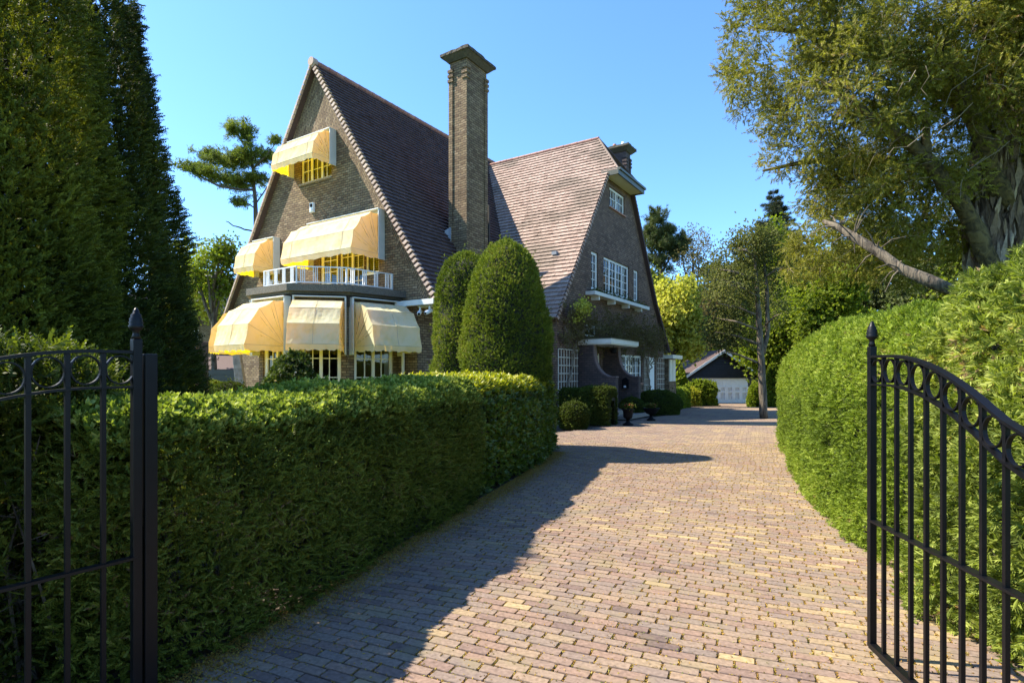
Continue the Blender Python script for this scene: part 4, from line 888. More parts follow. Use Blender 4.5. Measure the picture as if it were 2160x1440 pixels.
# wisteria on the wall
def wisteria():
    limbs = [([(17.9, 9.1, 0), (18.0, 9.08, 1.6), (18.5, 9.05, 2.9), (19.8, 9.02, 3.5), (22.5, 9.02, 3.4), (25, 9.05, 3.3), (28, 9.05, 3.1)], [.045, .04, .035, .03, .02, .02, .012]), ([(26.5, 9.05, 0), (26.4, 9.05, 1.9), (25.6, 9, 2.9), (24.6, 9.02, 3.6)], [.05, .04, .03, .02]), ([(26.45, 9.05, 1.6), (27.3, 9, 2.6), (28.2, 9.02, 3.2)], [.03, .025, .01]), ([(18.2, 9.05, 2.2), (17.7, 9.03, 3.2), (17.9, 9.0, 4.0)], [.03, .02, .012])]
    conv = lambda p: hw(*p)
    limbs = [([conv(p) for p in P], ra) for P, ra in limbs]
    b = hw(17.9, 9.1, 0); root = empty('climbing_wisteria', b, 0, 'twiggy climbing plant spread over the shaded side wall', 'climber'); B = np.array(b); mb = MB()
    for P, ra in limbs:
        Q = polyline(P, 20); Q += rng.normal(size=Q.shape)*.05; mb.tube(Q-B, np.interp(np.linspace(0, 1, 20), np.linspace(0, 1, len(ra)), ra), 6)
    ts = np.array([hw(random.uniform(17.4, 28.6), random.uniform(8.7, 9.14), 0) for _ in range(800)]); ts[:, 2] = np.clip(rng.normal(3.3, .48, 800), 2.2, 4.4)
    t2 = np.array([hw(random.gauss(18.5, .5), random.uniform(8.6, 9.1), random.gauss(3.7, .3)) for _ in range(60)]); ts = np.concatenate([ts, t2])
    paths = grow(limbs, ts, .02, .1)
    for p, rs in paths: mb.tube(p-B, rs*1.3, 4, cap=False)
    mb.build('stems', M['twig'], root)
    P = np.concatenate([p[2:] for p, _ in paths]); P = P[rng.random(len(P)) < .9]; P = np.concatenate([P+rng.normal(size=P.shape)*.07 for _ in range(3)])
    leaves('foliage', M['brownleaf'], 'mid', P-B, rng.normal(size=P.shape), 1.0, root)
    P = np.array([hw(random.gauss(18.0, .22), random.uniform(8.35, 8.7), random.gauss(4.0, .15)) for _ in range(190)]+[hw(random.gauss(18.0, .15), random.uniform(8.55, 9.0), random.gauss(3.6, .08)) for _ in range(30)])
    leaves('young_or_lit_shoots', M['lime'], 'mid', P-B, rng.normal(size=P.shape), 1.5, root)  # yellow-green leaves, colour brightened to stand in for sun on the cluster
wisteria()
# little plants in the flower ledge
r_ = ht('ledge_plants', 22.7, 9.0, 4.8, 'low dark plants growing along the white flower ledge', 'plants')
P = np.c_[rng.uniform(-3, 3, 900), rng.uniform(-.15, .12, 900), np.abs(rng.normal(0, .06, 900))*(1+.8*np.sin(np.linspace(0, 30, 900)))]; leaves('foliage', M['boxdark'], 'small', P, rng.normal(size=P.shape)+[0, 0, 1], 1.6, r_)

# urns
def urn(x, y, tall, label):
    r_ = empty('garden_urn', (x, y, gz(y)), 0, label, 'urn', 'cast iron urns by the porch'); mb = MB()
    if tall: pr = [(.17, 0), (.17, .04), (.13, .06), (.07, .1), (.05, .16), (.07, .2), (.13, .23), (.15, .3), (.16, .46), (.2, .5), (.2, .53), (.17, .53), (.14, .47)]
    else: pr = [(.15, 0), (.15, .05), (.1, .07), (.05, .13), (.045, .18), (.08, .21), (.18, .26), (.23, .33), (.26, .4), (.29, .42), (.29, .44), (.25, .44), (.2, .38)]
    mb.lathe(pr); mb.build('bowl', M['urn'], r_, smooth=True); n = 260
    P = rng.normal(size=(n, 3))*[.09, .09, .05]+[0, 0, .58 if tall else .5]; leaves('plant', M['boxdark'], 'small', P, rng.normal(size=P.shape)+[0, 0, 1], 1.5, r_)
    k = 50; P = rng.normal(size=(k, 3))*[.09, .09, .03]+[0, 0, .62 if tall else .53]; leaves('flowers', M['redflower'], 'flower', P, rng.normal(size=P.shape)+[0, 0, 1], .8, r_)['kind'] = 'stuff'
urn(3.67, 17.7, True, 'narrow black urn of reddish flowers before the porch steps'); urn(4.85, 19.5, False, 'wide black bowl urn on a pedestal beyond the steps')

# ------------------------------------------------------------------ garage
gy = 46.; g0 = gz(46); gar = empty('garage', (17.3, gy, g0), 0, 'low black boarded garage with white door at the end of the drive', 'garage')
mb = MB(); hW, hE, hP = 2.95, 2.06, 4.25
for side in (-1, 1): mb.box(side*hW, side*2.1, -.02, .1, 0, 2.05)
nb = 11
for k in range(nb):
    z0, z1 = 2.05+k*(hP-2.05)/nb, 2.05+(k+1)*(hP-2.05)/nb; wx = lambda z: max(.02, 3.2*(hP+.05-z)/(hP-2.05))
    mb.hexa([(-wx(z0), -.12, z0), (wx(z0), -.12, z0), (wx(z0), .06, z0), (-wx(z0), .06, z0)], [(-wx(z1), -.03, z1+.02), (wx(z1), -.03, z1+.02), (wx(z1), .06, z1+.02), (-wx(z1), .06, z1+.02)])
for k in range(9): mb.box(-hW-.02, -2.1, -.045, -.02, .06+k*.22, .24+k*.22); mb.box(2.1, hW+.02, -.045, -.02, .06+k*.22, .24+k*.22)
for x in (-hW, hW-.1): mb.box(x, x+.1, .1, 6, 0, hE)
mb.build('boarded_wall', M['blackboard'], gar)
mb = MB()
for sgn in (-1, 1): mb.hexa([(sgn*3.42, -.40, hE-.12), (0, -.40, hP+.02), (0, 6.3, hP+.02), (sgn*3.42, 6.3, hE-.12)], [(sgn*3.42, -.45, hE+.0), (0, -.45, hP+.16), (0, 6.3, hP+.16), (sgn*3.42, 6.3, hE+.0)])
grf = mb.build('roof', M['tile_dark'], gar)
mb = MB()
for sgn in (-1, 1): mb.hexa([(sgn*3.45, -.5, hE-.24), (0, -.5, hP-.1), (0, -.452, hP-.1), (sgn*3.45, -.452, hE-.24)], [(sgn*3.45, -.5, hE-.02), (0, -.5, hP+.12), (0, -.452, hP+.12), (sgn*3.45, -.452, hE-.02)])
mb.build('barge_board', M['white'], grf)
mb = MB(); mb.box(-2.1, 2.1, .0, .05, 0, 2.05)
for k in range(8):
    mb.box(-2.1+k*.6-.13 if k else -2.1, -2.1+k*.6+.13 if k < 7 else 2.1, -.07, .0, .02, 1.35)
for z in (.02, .42, 1.0, 1.35): pass
mb.box(-2.1, 2.1, -.067, .0, .02, .28); mb.box(-2.1, 2.1, -.067, .0, .86, 1.0); mb.box(-2.1, 2.1, -.067, 0, 1.3, 1.38)
for k in range(1, 12): mb.box(-2.1+k*.35-.004, -2.1+k*.35+.004, -.012, 0, 1.38, 2.0)
gd = mb.build('garage_door', M['white'], gar); mb = MB()
for k in range(7):
    for z0, z1 in ((.3, .84), (1.02, 1.28)): mb.box(-1.95+k*.6, -1.65+k*.6, -.012, -.002, z0, z1)
mb.build('door_panels', plain('door_panel_relief_shade', (.62, .62, .59), .6), gd); mb = MB(); mb.box(-.95, -.65, -.06, -.03, .16, .2); mb.box(.1, .4, -.06, -.03, .16, .2); mb.build('handle', M['plasticw'], gd)  # panels coloured greyer to stand in for shade in the relief

# ------------------------------------------------------------------ neighbour's house, fence, posts
nb_ = empty('neighbour_house', (-21.5, 35, 0), R(-14), 'brown brick house with grey roof, behind the leafy tree on the left', 'house')
mb = MB(); mb.box(-6, 3.2, 0, 9, -.8, 5.3); mb.build('wall', M['brick'], nb_)
mb = MB(); e_ = [(-6.6, -.6), (3.8, -.6), (3.8, 9.6), (-6.6, 9.6)]; mb.prism(e_, 5.3, 5.5); mb.build('gutter', M['fascia'], nb_)
mb = MB(); c0 = [(*p, 5.5) for p in e_]; r0, r1 = (-2.5, 4.5, 8.9), (-.3, 4.5, 8.9)
mb.poly([c0[0], c0[1], r1, r0]); mb.poly([c0[1], c0[2], r1]); mb.poly([c0[2], c0[3], r0, r1]); mb.poly([c0[3], c0[0], r0])
rfn = mb.build('roof', M['grtile'], nb_)
mb = MB()
for k in range(24):
    f = (k+.5)/24
    a = Vector(c0[0]).lerp(Vector(r0), f); b = Vector(c0[1]).lerp(Vector(r1), f); n_ = Vector((0, -.35, .6)).normalized()
    mb.hexa([a, b, b+Vector((0, .1, .07)), a+Vector((0, .1, .07))], [a+n_*.04, b+n_*.04, b+n_*.01+Vector((0, .1, .07)), a+n_*.01+Vector((0, .1, .07))])
mb.build('tile_rows', M['grtile'], rfn)
for x in (1.6,):
    mb = MB(); mb.box(x-.7, x+.7, -.04, -.003, 3.3, 3.36)
    for k in range(6): mb.box(x-.7+k*.27, x-.7+k*.27+.05, -.05, -.003, 3.36, 4.75)
    mb.box(x-.7, x+.7, -.05, -.003, 4.1, 4.15); f_ = mb.build('window', M['cream'], nb_); mb = MB(); mb.poly([(x-.68, -.02, 3.36), (x+.68, -.02, 3.36), (x+.68, -.02, 4.75), (x, -.02, 4.95), (x-.68, -.02, 4.75)]); mb.build('pane', M['dark'], f_)
ln = empty('garden_shed', (-14.6, 31, 0), R(-10), 'low dark shed with pale sloping roof, in front of the neighbour house', 'shed'); mb = MB(); mb.box(-3.5, 3, 0, 3, -.7, 1.9); mb.build('wall', M['blackboard'], ln); mb = MB(); mb.hexa([(-3.8, -.4, 1.8), (3.3, -.4, 1.8), (3.3, 3.3, 3.1), (-3.8, 3.3, 3.1)], [(-3.8, -.4, 1.9), (3.3, -.4, 1.9), (3.3, 3.3, 3.2), (-3.8, 3.3, 3.2)]); mb.build('roof', M['tile_dark'], ln)
fn = empty('garden_fence', (-14.5, 26, 0), R(-6), 'dark boarded fence closing the left of the garden', 'fence'); mb = MB()
for k in range(8): mb.box(-6, 5, -.02, .02, .0+k*.23, .21+k*.23)
mb.build('boards', M['blackboard'], fn)
for k in range(6): mb = MB(); mb.box(-6+k*2.2-.05, -6+k*2.2+.05, .02, .12, -.1, 1.95); mb.build('post', M['blackboard'], fn)
pp = empty('wooden_post', (-6.1, 11, 0), 0, 'slim red-brown post standing behind the hedge', 'post'); mb = MB(); mb.tube([(0, 0, 0), (0, 0, 1.25), (.01, 0, 2.25)], [.12, .115, .11], 12); mb.build('shaft', M['rust'], pp, bevel=.01); 
pp.scale = (1, 1, 1)
pb = empty('stone_bollard', (-5.55, 9.9, 0), 0, 'low rounded brown bollard at the foot of the red-brown post', 'bollard'); mb = MB(); mb.lathe([(.13, 0), (.13, 1.05), (.12, 1.14), (.07, 1.2), (.0, 1.21)]); mb.build('shaft', M['rust'], pb, smooth=True)
gp = empty('leaning_post', (-9.35, 19.6, 0), 0, 'grey weathered post leaning beside the lit brick corner', 'post'); mb = MB(); mb.hexa([(-.2, -.08, 0), (.2, -.08, 0), (.2, .1, 0), (-.2, .1, 0)], [(-.45, -.08, 2.6), (-.2, -.08, 2.6), (-.2, .1, 2.6), (-.45, .1, 2.6)]); mb.build('shaft', M['greywood'], gp, bevel=.02)

# ------------------------------------------------------------------ gates
def finial(mb, x, y, z, r=.03):
    mb.lathe([(.012, 0), (.02, .004), (.014, .02), (.013, .035), (r*.8, .045), (r*1.05, .06), (r*.85, .066), (r*.99, .075), (r*.82, .083), (r*.9, .092), (r*.68, .1), (r*.74, .108), (r*.45, .118), (r*.4, .128), (.004, .142)], (x, y, z), 12)
def gate_leaf(p0, d, length, label, post_extra, hinge_far):
    """p0: foot of the free (meeting) stile, d: ground direction towards the hinge"""
    d = Vector((*d, 0)).normalized(); nn = Vector((-d.y, d.x, 0)); Z = Vector((0, 0, 1)); o = Vector((*p0, 0))
    g = empty('garden_gate', o, 0, label, 'gate', 'pair of black iron entrance gates')
    ztop = lambda x: 1.694-(.366*max(0, x-.14)**2 if x < 1.0 else .366*.86**2+.63*.0 + (x-1.0)*.40-((x-1.0)**2)*.18)
    mb = MB(); mb.obox(-d*.02-nn*.018+Z*.06, d, nn, Z, .038, .036, 1.70); mb.build('meeting_stile', M['iron'], g, bevel=.003)
    mb = MB(); finial(mb, 0, 0, 1.76); mb.build('finial', M['iron'], g, smooth=True)
    mb = MB(); hh = length; mb.obox(d*hh-nn*.03+Z*.0, d, nn, Z, .06, .06, ztop(hh)+.1); mb.build('hinge_stile', M['iron'], g, bevel=.003)
    mb = MB(); finial(mb, *(d*(hh+.03)).xy, ztop(hh)+.1); mb.build('finial', M['iron'], g, smooth=True)
    def rail(off, w_, th):
        mb = MB(); n = 28; xs = [.02+(length-.02)*i/n for i in range(n+1)]
        for a, b in zip(xs[:-1], xs[1:]):
            za, zb = ztop(a)-off, ztop(b)-off; A, B_ = d*a+Z*za, d*b+Z*zb
            mb.hexa([A-nn*w_, B_-nn*w_, B_+nn*w_, A+nn*w_], [A-nn*w_+Z*th, B_-nn*w_+Z*th, B_+nn*w_+Z*th, A+nn*w_+Z*th])
        return mb
    mb = rail(.0, .02, .014); mb.build('top_rail', M['iron'], g)
    mb = rail(.155, .018, .01); mb.build('ring_rail', M['iron'], g)
    mb = MB(); mb.obox(-nn*.02+Z*.77, d, nn, Z, length, .04, .012); mb.build('middle_rail', M['iron'], g)
    mb = MB(); mb.obox(-nn*.02+Z*.055, d, nn, Z, length, .04, .03); mb.build('bottom_rail', M['iron'], g)
    k = 1
    while k*.128 < length-.05:
        x = k*.128; mb = MB(); mb.obox(d*(x-.009)-nn*.009+Z*.08, d, nn, Z, .018, .018, ztop(x)-.08); mb.build('bar', M['iron'], g); k += 1
    for k in range(int(length/.128)):
        x = (k+.5)*.128; zc_ = ztop(x)-.0725; mb = MB(); n = 24; r1, r0_, wd = .058, .052, .009
        for i in range(n):
            a, b = 2*math.pi*i/n, 2*math.pi*(i+1)/n; q = lambda an, r: d*(x+math.cos(an)*r)+Z*(zc_+math.sin(an)*r*1.12)
            mb.hexa([q(a, r0_)-nn*wd, q(a, r1)-nn*wd, q(b, r1)-nn*wd, q(b, r0_)-nn*wd], [q(a, r0_)+nn*wd, q(a, r1)+nn*wd, q(b, r1)+nn*wd, q(b, r0_)+nn*wd])
        mb.build('ring', M['iron'], g, smooth=False)
    if post_extra:
        mb = MB(); mb.obox(-d*.08-nn*.03+Z*.04, d, nn, Z, .052, .055, 1.655); mb.build('cover_stile', M['iron'], g, bevel=.003)
    return g
gate_leaf((2.04, 3.17), (-.134, -1.0), 1.9, 'right gate leaf standing open before the bright green hedge', False, True)
gate_leaf((-1.70, 2.53), (-.56, -.83), 1.6, 'left gate leaf standing in shade against the dark yew hedge', True, True)

# ------------------------------------------------------------------ hedges and clipped shrubs
fr = [(-1.9, 2.6), (-1.68, 3.2), (-.55, 6.8), (-.35, 7.5)]
def offs(pts, d): return [(x-d*.96, y+d*.27) for x, y in pts]
hedge('yew_hedge', offs(fr, 1.25), fr, [1.36, 1.37, 1.43, 1.5], 46000, 'hedge_yew', 'yew', .92, 'dark shaded yew hedge behind the left gate, running along the drive', e=.3, amp=.07, core=0, depth=.09, inner=7000, stems=110, out=.55, updir=.2, endn=14, nfreq=2.4, tipm='privet', tipn=15000, tiptp='small', tipscale=1.5)
fr2 = [(-.52, 7.0), (.45, 10.1), (1.02, 12.2)]
hedge('laurel_hedge', offs(fr2, 1.4), fr2, [1.47, 1.5, 1.5], 13000, 'laurel', 'laurel', .95, 'broad-leaved hedge with yellow young tips where the drive bends', e=.28, amp=.06, core=.86, depth=.08, endn=10, tipm='laurel_tip', tipn=4200, tiptp='laurel', out=.7, updir=.7)
LH = [(2.92, 4.1), (2.98, 4.3), (3.2, 5.1), (3.6, 6.6), (4.6, 9.1), (5.8, 12), (7.15, 15.1)]
RH = [(5.1, 3.9), (5.3, 4.6), (5.5, 5.6), (6.0, 7), (7.0, 9.2), (8.2, 11.9), (8.9, 14.6)]
hedge('cypress_hedge', LH, RH, [2.24, 2.27, 2.28, 2.24, 2.15], 78000, 'leyland', 'fan', .72, 'tall rounded bright green cypress hedge on the right of the drive', e=.42, amp=.09, core=.9, depth=.05, out=.6, updir=.2, endn=7, nu=90, nfreq=2.0, keep=lambda c, n_: np.clip(9/np.maximum(c[:, 1], 2.2), .55, 3.5)*np.where(c[:, 0]-np.interp(c[:, 1], [q[1] for q in LH], [q[0] for q in LH]) > 1.3, .3, 1))
hedge('loose_cypress', [(2.75, .9), (2.66, 2.2), (2.72, 3.3), (3.0, 4.5)], [(4.9, .6), (4.9, 2.2), (5.0, 3.3), (5.2, 4.8)], [2.05, 2.2, 2.3, 2.34, 2.22], 46000, 'leyland_loose', 'fan', 1.0, 'looser unclipped cypress with feathery sprays behind the right gate leaf', e=.5, amp=.2, core=.8, depth=.08, out=.6, updir=.05, endn=6, nfreq=2.6, stems=30)
dome('clipped_cypress', (-.12, 11.4), .92, .92, 4.38, 38000, 'topiary', 'fan', .7, 'broader and nearer of two tall clipped bushes before the house', 'topiary', top=.36, taper=.04, core=.88, peak=2.2, amp=.1, group='tall clipped bushes')
dome('clipped_cypress', (-1.02, 12.35), .70, .70, 4.28, 26000, 'topiary', 'fan', .7, 'slimmer tall clipped bush partly behind its broader neighbour', 'topiary', top=.55, taper=.0, core=.88, peak=3.2, amp=.1, group='tall clipped bushes')
dome('box_ball', (1.82, 16.6), .48, .48, .82, 5200, 'boxdark', 'small', 1.3, 'clipped ball bush left of the porch at the drive edge', 'shrub', top=.45, taper=.2)
hedge('box_hedge', [(2.15, 17.9), (2.95, 17.3)], [(2.6, 18.7), (3.4, 18.0)], [1.18, 1.2], 8000, 'boxdark', 'small', 1.3, 'dark square-cut hedge block in front of the porch wall', e=.25, amp=.03, endn=14)
hedge('box_hedge', [(1.55, 18.9), (2.3, 18.5)], [(1.85, 19.5), (2.7, 19.0)], [1.12, 1.14], 5000, 'boxdark', 'small', 1.3, 'low dark hedge block under the broad trellis', e=.25, amp=.03, endn=14)
dome('rounded_shrub', (5.95, 22.9), 1.0, .8, .98, 8000, 'boxdark', 'small', 1.5, 'wide dark rounded bush beyond the porch', 'shrub', top=.4, taper=.15)
dome('rounded_shrub', (4.7, 21.9), .5, .45, .72, 2500, 'boxdark', 'small', 1.5, 'low dark bush between the urns and the wide bush', 'shrub', top=.4, taper=.15)
dome('box_ball', (-8.2, 16.2), .64, .64, 1.42, 6500, 'boxdark', 'small', 1.4, 'half sunlit clipped ball bush behind the hedge, near the red-brown post', 'shrub', top=.5, taper=.2)
hedge('low_hedge', [(-11.5, 17.5), (-9.3, 17.2)], [(-11.4, 18.5), (-9.2, 18.2)], [1.38, 1.38], 6000, 'topiary', 'small', 2.0, 'low green hedge far left beside the red-brown post', e=.3, amp=.03)
dome('flowering_shrub', (-5.35, 13.6), .62, .6, 2.1, 4500, 'boxdark', 'laurel', 1.1, 'loose dark shrub with pale flowers before the bay windows', 'shrub', top=.5, taper=.5, amp=.16, core=.5, depth=.2, flowers=('flower', 120, 1.1))
dome('garden_shrub', (12.1, 39), .95, .7, 1.35, 2600, 'gold', 'mid', 2.2, 'yellowish loose shrub left of the garage bushes', 'shrub', amp=.3, nfreq=1.6, core=.5, depth=.3)
dome('garden_shrub', (13.55, 40), 1.05, .8, 1.75, 3600, 'decid', 'mid', 2.2, 'bright green shrub next to the garage door', 'shrub', amp=.32, nfreq=1.6, core=.5, depth=.3)
dome('garden_shrub', (16.6, 37.5), .7, .7, 1.55, 3500, 'decid', 'mid', 2.2, 'green clipped shrub between the garage door and the forked tree', 'shrub', amp=.08, core=.7, depth=.1)
dome('ivy_column', (16.9, 36.3), .3, .4, 2.9, 2500, 'decid', 'mid', 2.0, 'ivy clad pillar between garage and forked tree', 'ivy', amp=.08, core=.7, depth=.1)
hedge('garden_bed', [(9.4, 31), (11.8, 37)], [(8.4, 32), (10.6, 38)], [1.0, 1.3], 4000, 'decid', 'mid', 2.2, 'strip of mixed green shrubs beyond the corner of the house', cat='shrubs', amp=.15)
# tall dark yews behind the left gate
def column(name, c, r, h, n, m, size, label, taper, lim=9.5):
    c = np.array([*c, 0.]); root = empty(name, tuple(c), 0, label, 'tree', 'tall dark yews')
    prof = lambda z: r*np.clip(1-taper*(z/h)**1.3, .02, 1)*np.clip(.75+.25*np.sin(np.minimum(z/1.2, 1.57)), 0, 1)
    z = rng.random(n*2)**.92*h; z = z[rng.random(len(z)) < np.clip(prof(z)/r+.1, 0, 1)][:n]; n = len(z); a = rng.uniform(0, 2*math.pi, n)
    q = np.c_[np.cos(a), np.sin(a), z/2.2]; rr = prof(z)*(1+.12*noise3(q*3, 1.2, 41)+.09*noise3(q*8, 1.3, 42)-np.abs(rng.normal(size=n))*.10)
    spk = rng.random(n) < .03; rr = rr*np.where(spk, rng.uniform(1.0, 1.13, n), 1)
    P = np.c_[np.cos(a)*rr, np.sin(a)*rr, z]; D = np.c_[np.cos(a), np.sin(a), np.full(n, .45)]+rng.normal(size=(n, 3))*.35
    var = np.clip(.45+.35*noise3(P, 2, 43)+rng.normal(size=n)*.15, 0, 1)
    leaves('crown', M[m], 'yew', P, D, size*rng.uniform(.7, 1.35, n), root, var)
    mb = MB(); mb.tube([(0, 0, 0), (.05, .03, h*.5), (0, 0, h*.9)], [.16, .1, .03], 8)
    for _ in range(260):
        zz = random.uniform(.2, h*.93); an = random.uniform(0, 6.28); L_ = float(prof(np.array(zz)))*random.uniform(.75, 1.05); p = Vector((0, 0, zz-L_*.35)); q_ = Vector((math.cos(an)*L_, math.sin(an)*L_, zz+.15))
        mb.tube([p, p.lerp(q_, .5)+Vector((random.uniform(-.1, .1), random.uniform(-.1, .1), -.03)), q_], [.02, .012, .004], 4, cap=False)
    mb.build('trunk', M['core'], root)
column('yew_tree', (-5.9, 6.2), 1.32, 5.95, 46000, 'yew_olive', 1.6, 'nearer olive green yew filling the left edge behind the gate', .3)
column('yew_tree', (-6.02, 7.6), 1.6, 6.85, 40000, 'yew', 1.75, 'taller darker yew tapering beside the sky, left of the house', .6)
hedge('yew_hedge', [(-5.6, 4.2), (-3.9, 3.0), (-2.55, 2.1)], [(-4.6, 5.3), (-3.05, 4.2), (-2.12, 3.25)], [1.45, 1.6, 1.75], 24000, 'hedge_yew', 'yew', 1.4, 'loose unclipped yew growth behind the left gate leaf', e=.4, amp=.14, core=0, depth=.14, inner=7000, stems=70, nfreq=2.6, var0=.3, endn=14)

# grass seen through the hedge
P = np.c_[rng.uniform(-7, -1.2, 30000), rng.uniform(3, 13, 30000), np.full(30000, -.06)]; P = P[P[:, 0] < -1.9-.0+(P[:, 1]-4)*.27]
V, F = scatter(template([diamond((0, 0, 0), (.1, 0, 1), (1, 0, 0), .07, .006, .2), diamond((.01, .01, 0), (-.3, .2, 1), (0, 1, 0), .06, .006, .2)]), P, rng.normal(size=P.shape)*.25+[0, 0, 1], rng.uniform(.7, 1.3, len(P)))
tag(quads('grass', M['decid'], V, F, np.clip(np.repeat(rng.random(len(P)), 2)+.2, 0, 1)), kind='stuff')

# ------------------------------------------------------------------ trees
def W3(px, py, Y): return ((px-1080)/1180*Y, Y, 1.6+(790-py)/1180*Y)
# the old conifer on the right
bx = 7.15; by = 8.2
limbs = [([(bx, by, 0), (bx-.02, by, 2.2), (bx-.05, by+.02, 3.6), (bx+.02, by, 5.2), (bx+.1, by, 7.4), (bx+.2, by+.1, 9)], [.48, .37, .33, .28, .2, .1]),
 ([(bx+.1, by, 2.8), (bx+.5, by-.1, 4.4), (bx+.9, by, 6.5)], [.3, .24, .14]),
 ([(bx-.15, by-.15, 2.9), (6.5, 7.9, 3.75), (5.7, 7.7, 4.6), (5.0, 7.6, 5.05), (4.2, 7.5, 5.5)], [.12, .11, .09, .055, .02]),
 ([(bx-.1, by-.2, 4.0), (6.6, 7.8, 4.75), (6.15, 7.6, 5.3), (5.9, 7.5, 5.7), (5.72, 7.45, 6.0)], [.13, .115, .1, .085, .075]),
 ([(bx, by-.2, 5.9), (6.6, 7.6, 6.6), (6.0, 7.3, 7.0), (5.0, 7.1, 7.4)], [.13, .11, .08, .03]),
 ([(bx, by, 5.0), (6.2, 8.6, 6.4), (5.1, 8.9, 7.0), (4.0, 9.2, 7.3)], [.14, .1, .07, .02]),
 ([(bx-.1, by+.1, 4.4), (6.0, 8.9, 5.0), (5.0, 9.4, 5.2), (4.3, 9.6, 5.1)], [.12, .09, .06, .02]),
 ([(bx, by-.1, 6.6), (7.4, 7.0, 7.4), (7.6, 6.0, 7.9)], [.13, .09, .03]),
 ([(bx+.1, by, 4.6), (8.3, 7.6, 5.4), (9.4, 7.2, 5.8)], [.13, .09, .03]),
 ([(5.7, 7.7, 4.6), (5.65, 7.62, 5.0), (5.6, 7.6, 5.25)], [.07, .05, .035])]
blobs = [(5.6, 7.9, 6.4, 1.5, 1.6, 1.3), (4.8, 8.2, 5.5, 1.1, 1.6, 1.1), (4.15, 8.6, 6.8, .9, 1.4, 1.3), (6.6, 7.2, 6.0, 1.3, 1.3, 1.4), (5.7, 8.4, 4.2, 1.1, 1.3, .55), (5.2, 8.8, 4.5, .55, 1, .5), (7.8, 7.2, 5.6, 1.3, 1.3, 1.7), (6.8, 6.4, 6.6, 1.3, 1.2, .8), (7.6, 8.8, 7.4, 2.2, 1.8, 1.3), (4.0, 7.9, 7.4, .7, 1.1, .8), (6.0, 8.8, 5.2, 1.3, 1., 1.0), (7.0, 9.6, 4.6, 1.8, 1.2, 1.2)]
make_tree('old_yew', (bx, by, 0), limbs, blobs+[(5.2, 8.6, 3.6, 1.0, 1.1, .5), (6.2, 8.9, 3.5, .9, 1.0, .5), (4.9, 8.8, 3.4, .5, .8, .4)], 3300, 'oldyew', 'clump', 20, .95, 'bark_pale', 'huge old conifer with pale shaggy trunk and spreading limbs, top right', r0=.045, droop=.12, spread=.13, ldir=(0, 0, -.12), trunkrough=.1, start=.5, limbm='bark_moss', twigm='twig_pale')
OY = bpy.data.objects['old_yew']; mb = MB()
n = 1900; z = rng.uniform(.3, 8, n); a = rng.uniform(0, 6.28, n); rr_ = np.interp(z, [0, 2.2, 3.6, 5.2, 7.4, 9], [.48, .37, .33, .28, .2, .1])+rng.uniform(-.01, .03, n); cx_ = np.interp(z, [0, 2.2, 3.6, 5.2, 7.4, 9], [0, -.02, -.05, .02, .1, .2])
V, F = scatter(template([diamond((0, 0, 0), (.1, 0, 1), (0, 1, 0), .34, .07, .1), diamond((.012, 0, .1), (-.05, 0, 1), (0, 1, 0), .25, .045, .1)]), np.c_[cx_+np.cos(a)*rr_, np.sin(a)*rr_, z], np.c_[rng.normal(size=n)*.12, rng.normal(size=n)*.12, np.ones(n)], rng.uniform(.5, 1.5, n))
quads('bark_flakes', varmat('bark_flake', [(0, (.09, .06, .04)), (.5, (.24, .18, .12)), (1, (.42, .35, .26))], .9), V, F, np.repeat(rng.random(n), 2), OY)
mb = MB()
for _ in range(110):
    p = Vector((random.uniform(4.4, 8.0)-bx, random.uniform(6.6, 8.6)-by, random.uniform(4.2, 7.4))); L_ = random.uniform(.25, .7); sx = random.uniform(-.5, .2)
    mb.tube([p, p+Vector((sx*.5, random.uniform(-.15, .15), -.15)), p+Vector((sx, random.uniform(-.2, .2), -L_*.6)), p+Vector((sx*1.2, 0, -L_))], [.005, .004, .003, .0015], 4, cap=False)
mb.build('hanging_twigs', M['twig'], OY, smooth=True)['kind'] = 'stuff'
# cut limb resting on the hedge
root = empty('broken_branch', W3(1980, 605, 6.4), 0, 'bare cut limb poking up from the top of the cypress hedge', 'branch'); B = Vector(root.location); mb = MB()
pts = [Vector(W3(2010, 615, 6.3)), Vector(W3(1960, 592, 6.4)), Vector(W3(1900, 566, 6.6)), Vector(W3(1850, 530, 6.8)), Vector(W3(1800, 500, 7)), Vector(W3(1765, 478, 7.2)), Vector(W3(1735, 466, 7.3))]
mb.tube([p-B for p in pts], [.065, .07, .06, .058, .05, .04, .02], 12, rough=.16)
for k in range(26):
    i = random.randrange(2, 6); p = pts[i]-B; q = p+Vector((random.uniform(-.4, .25), random.uniform(-.2, .2), random.uniform(-.3, .4))); mb.tube([p, p.lerp(q, .5)+Vector((0, 0, .05)), q], [.012, .008, .003], 4, cap=False)
mb.build('limb', M['bark'], root, smooth=True)
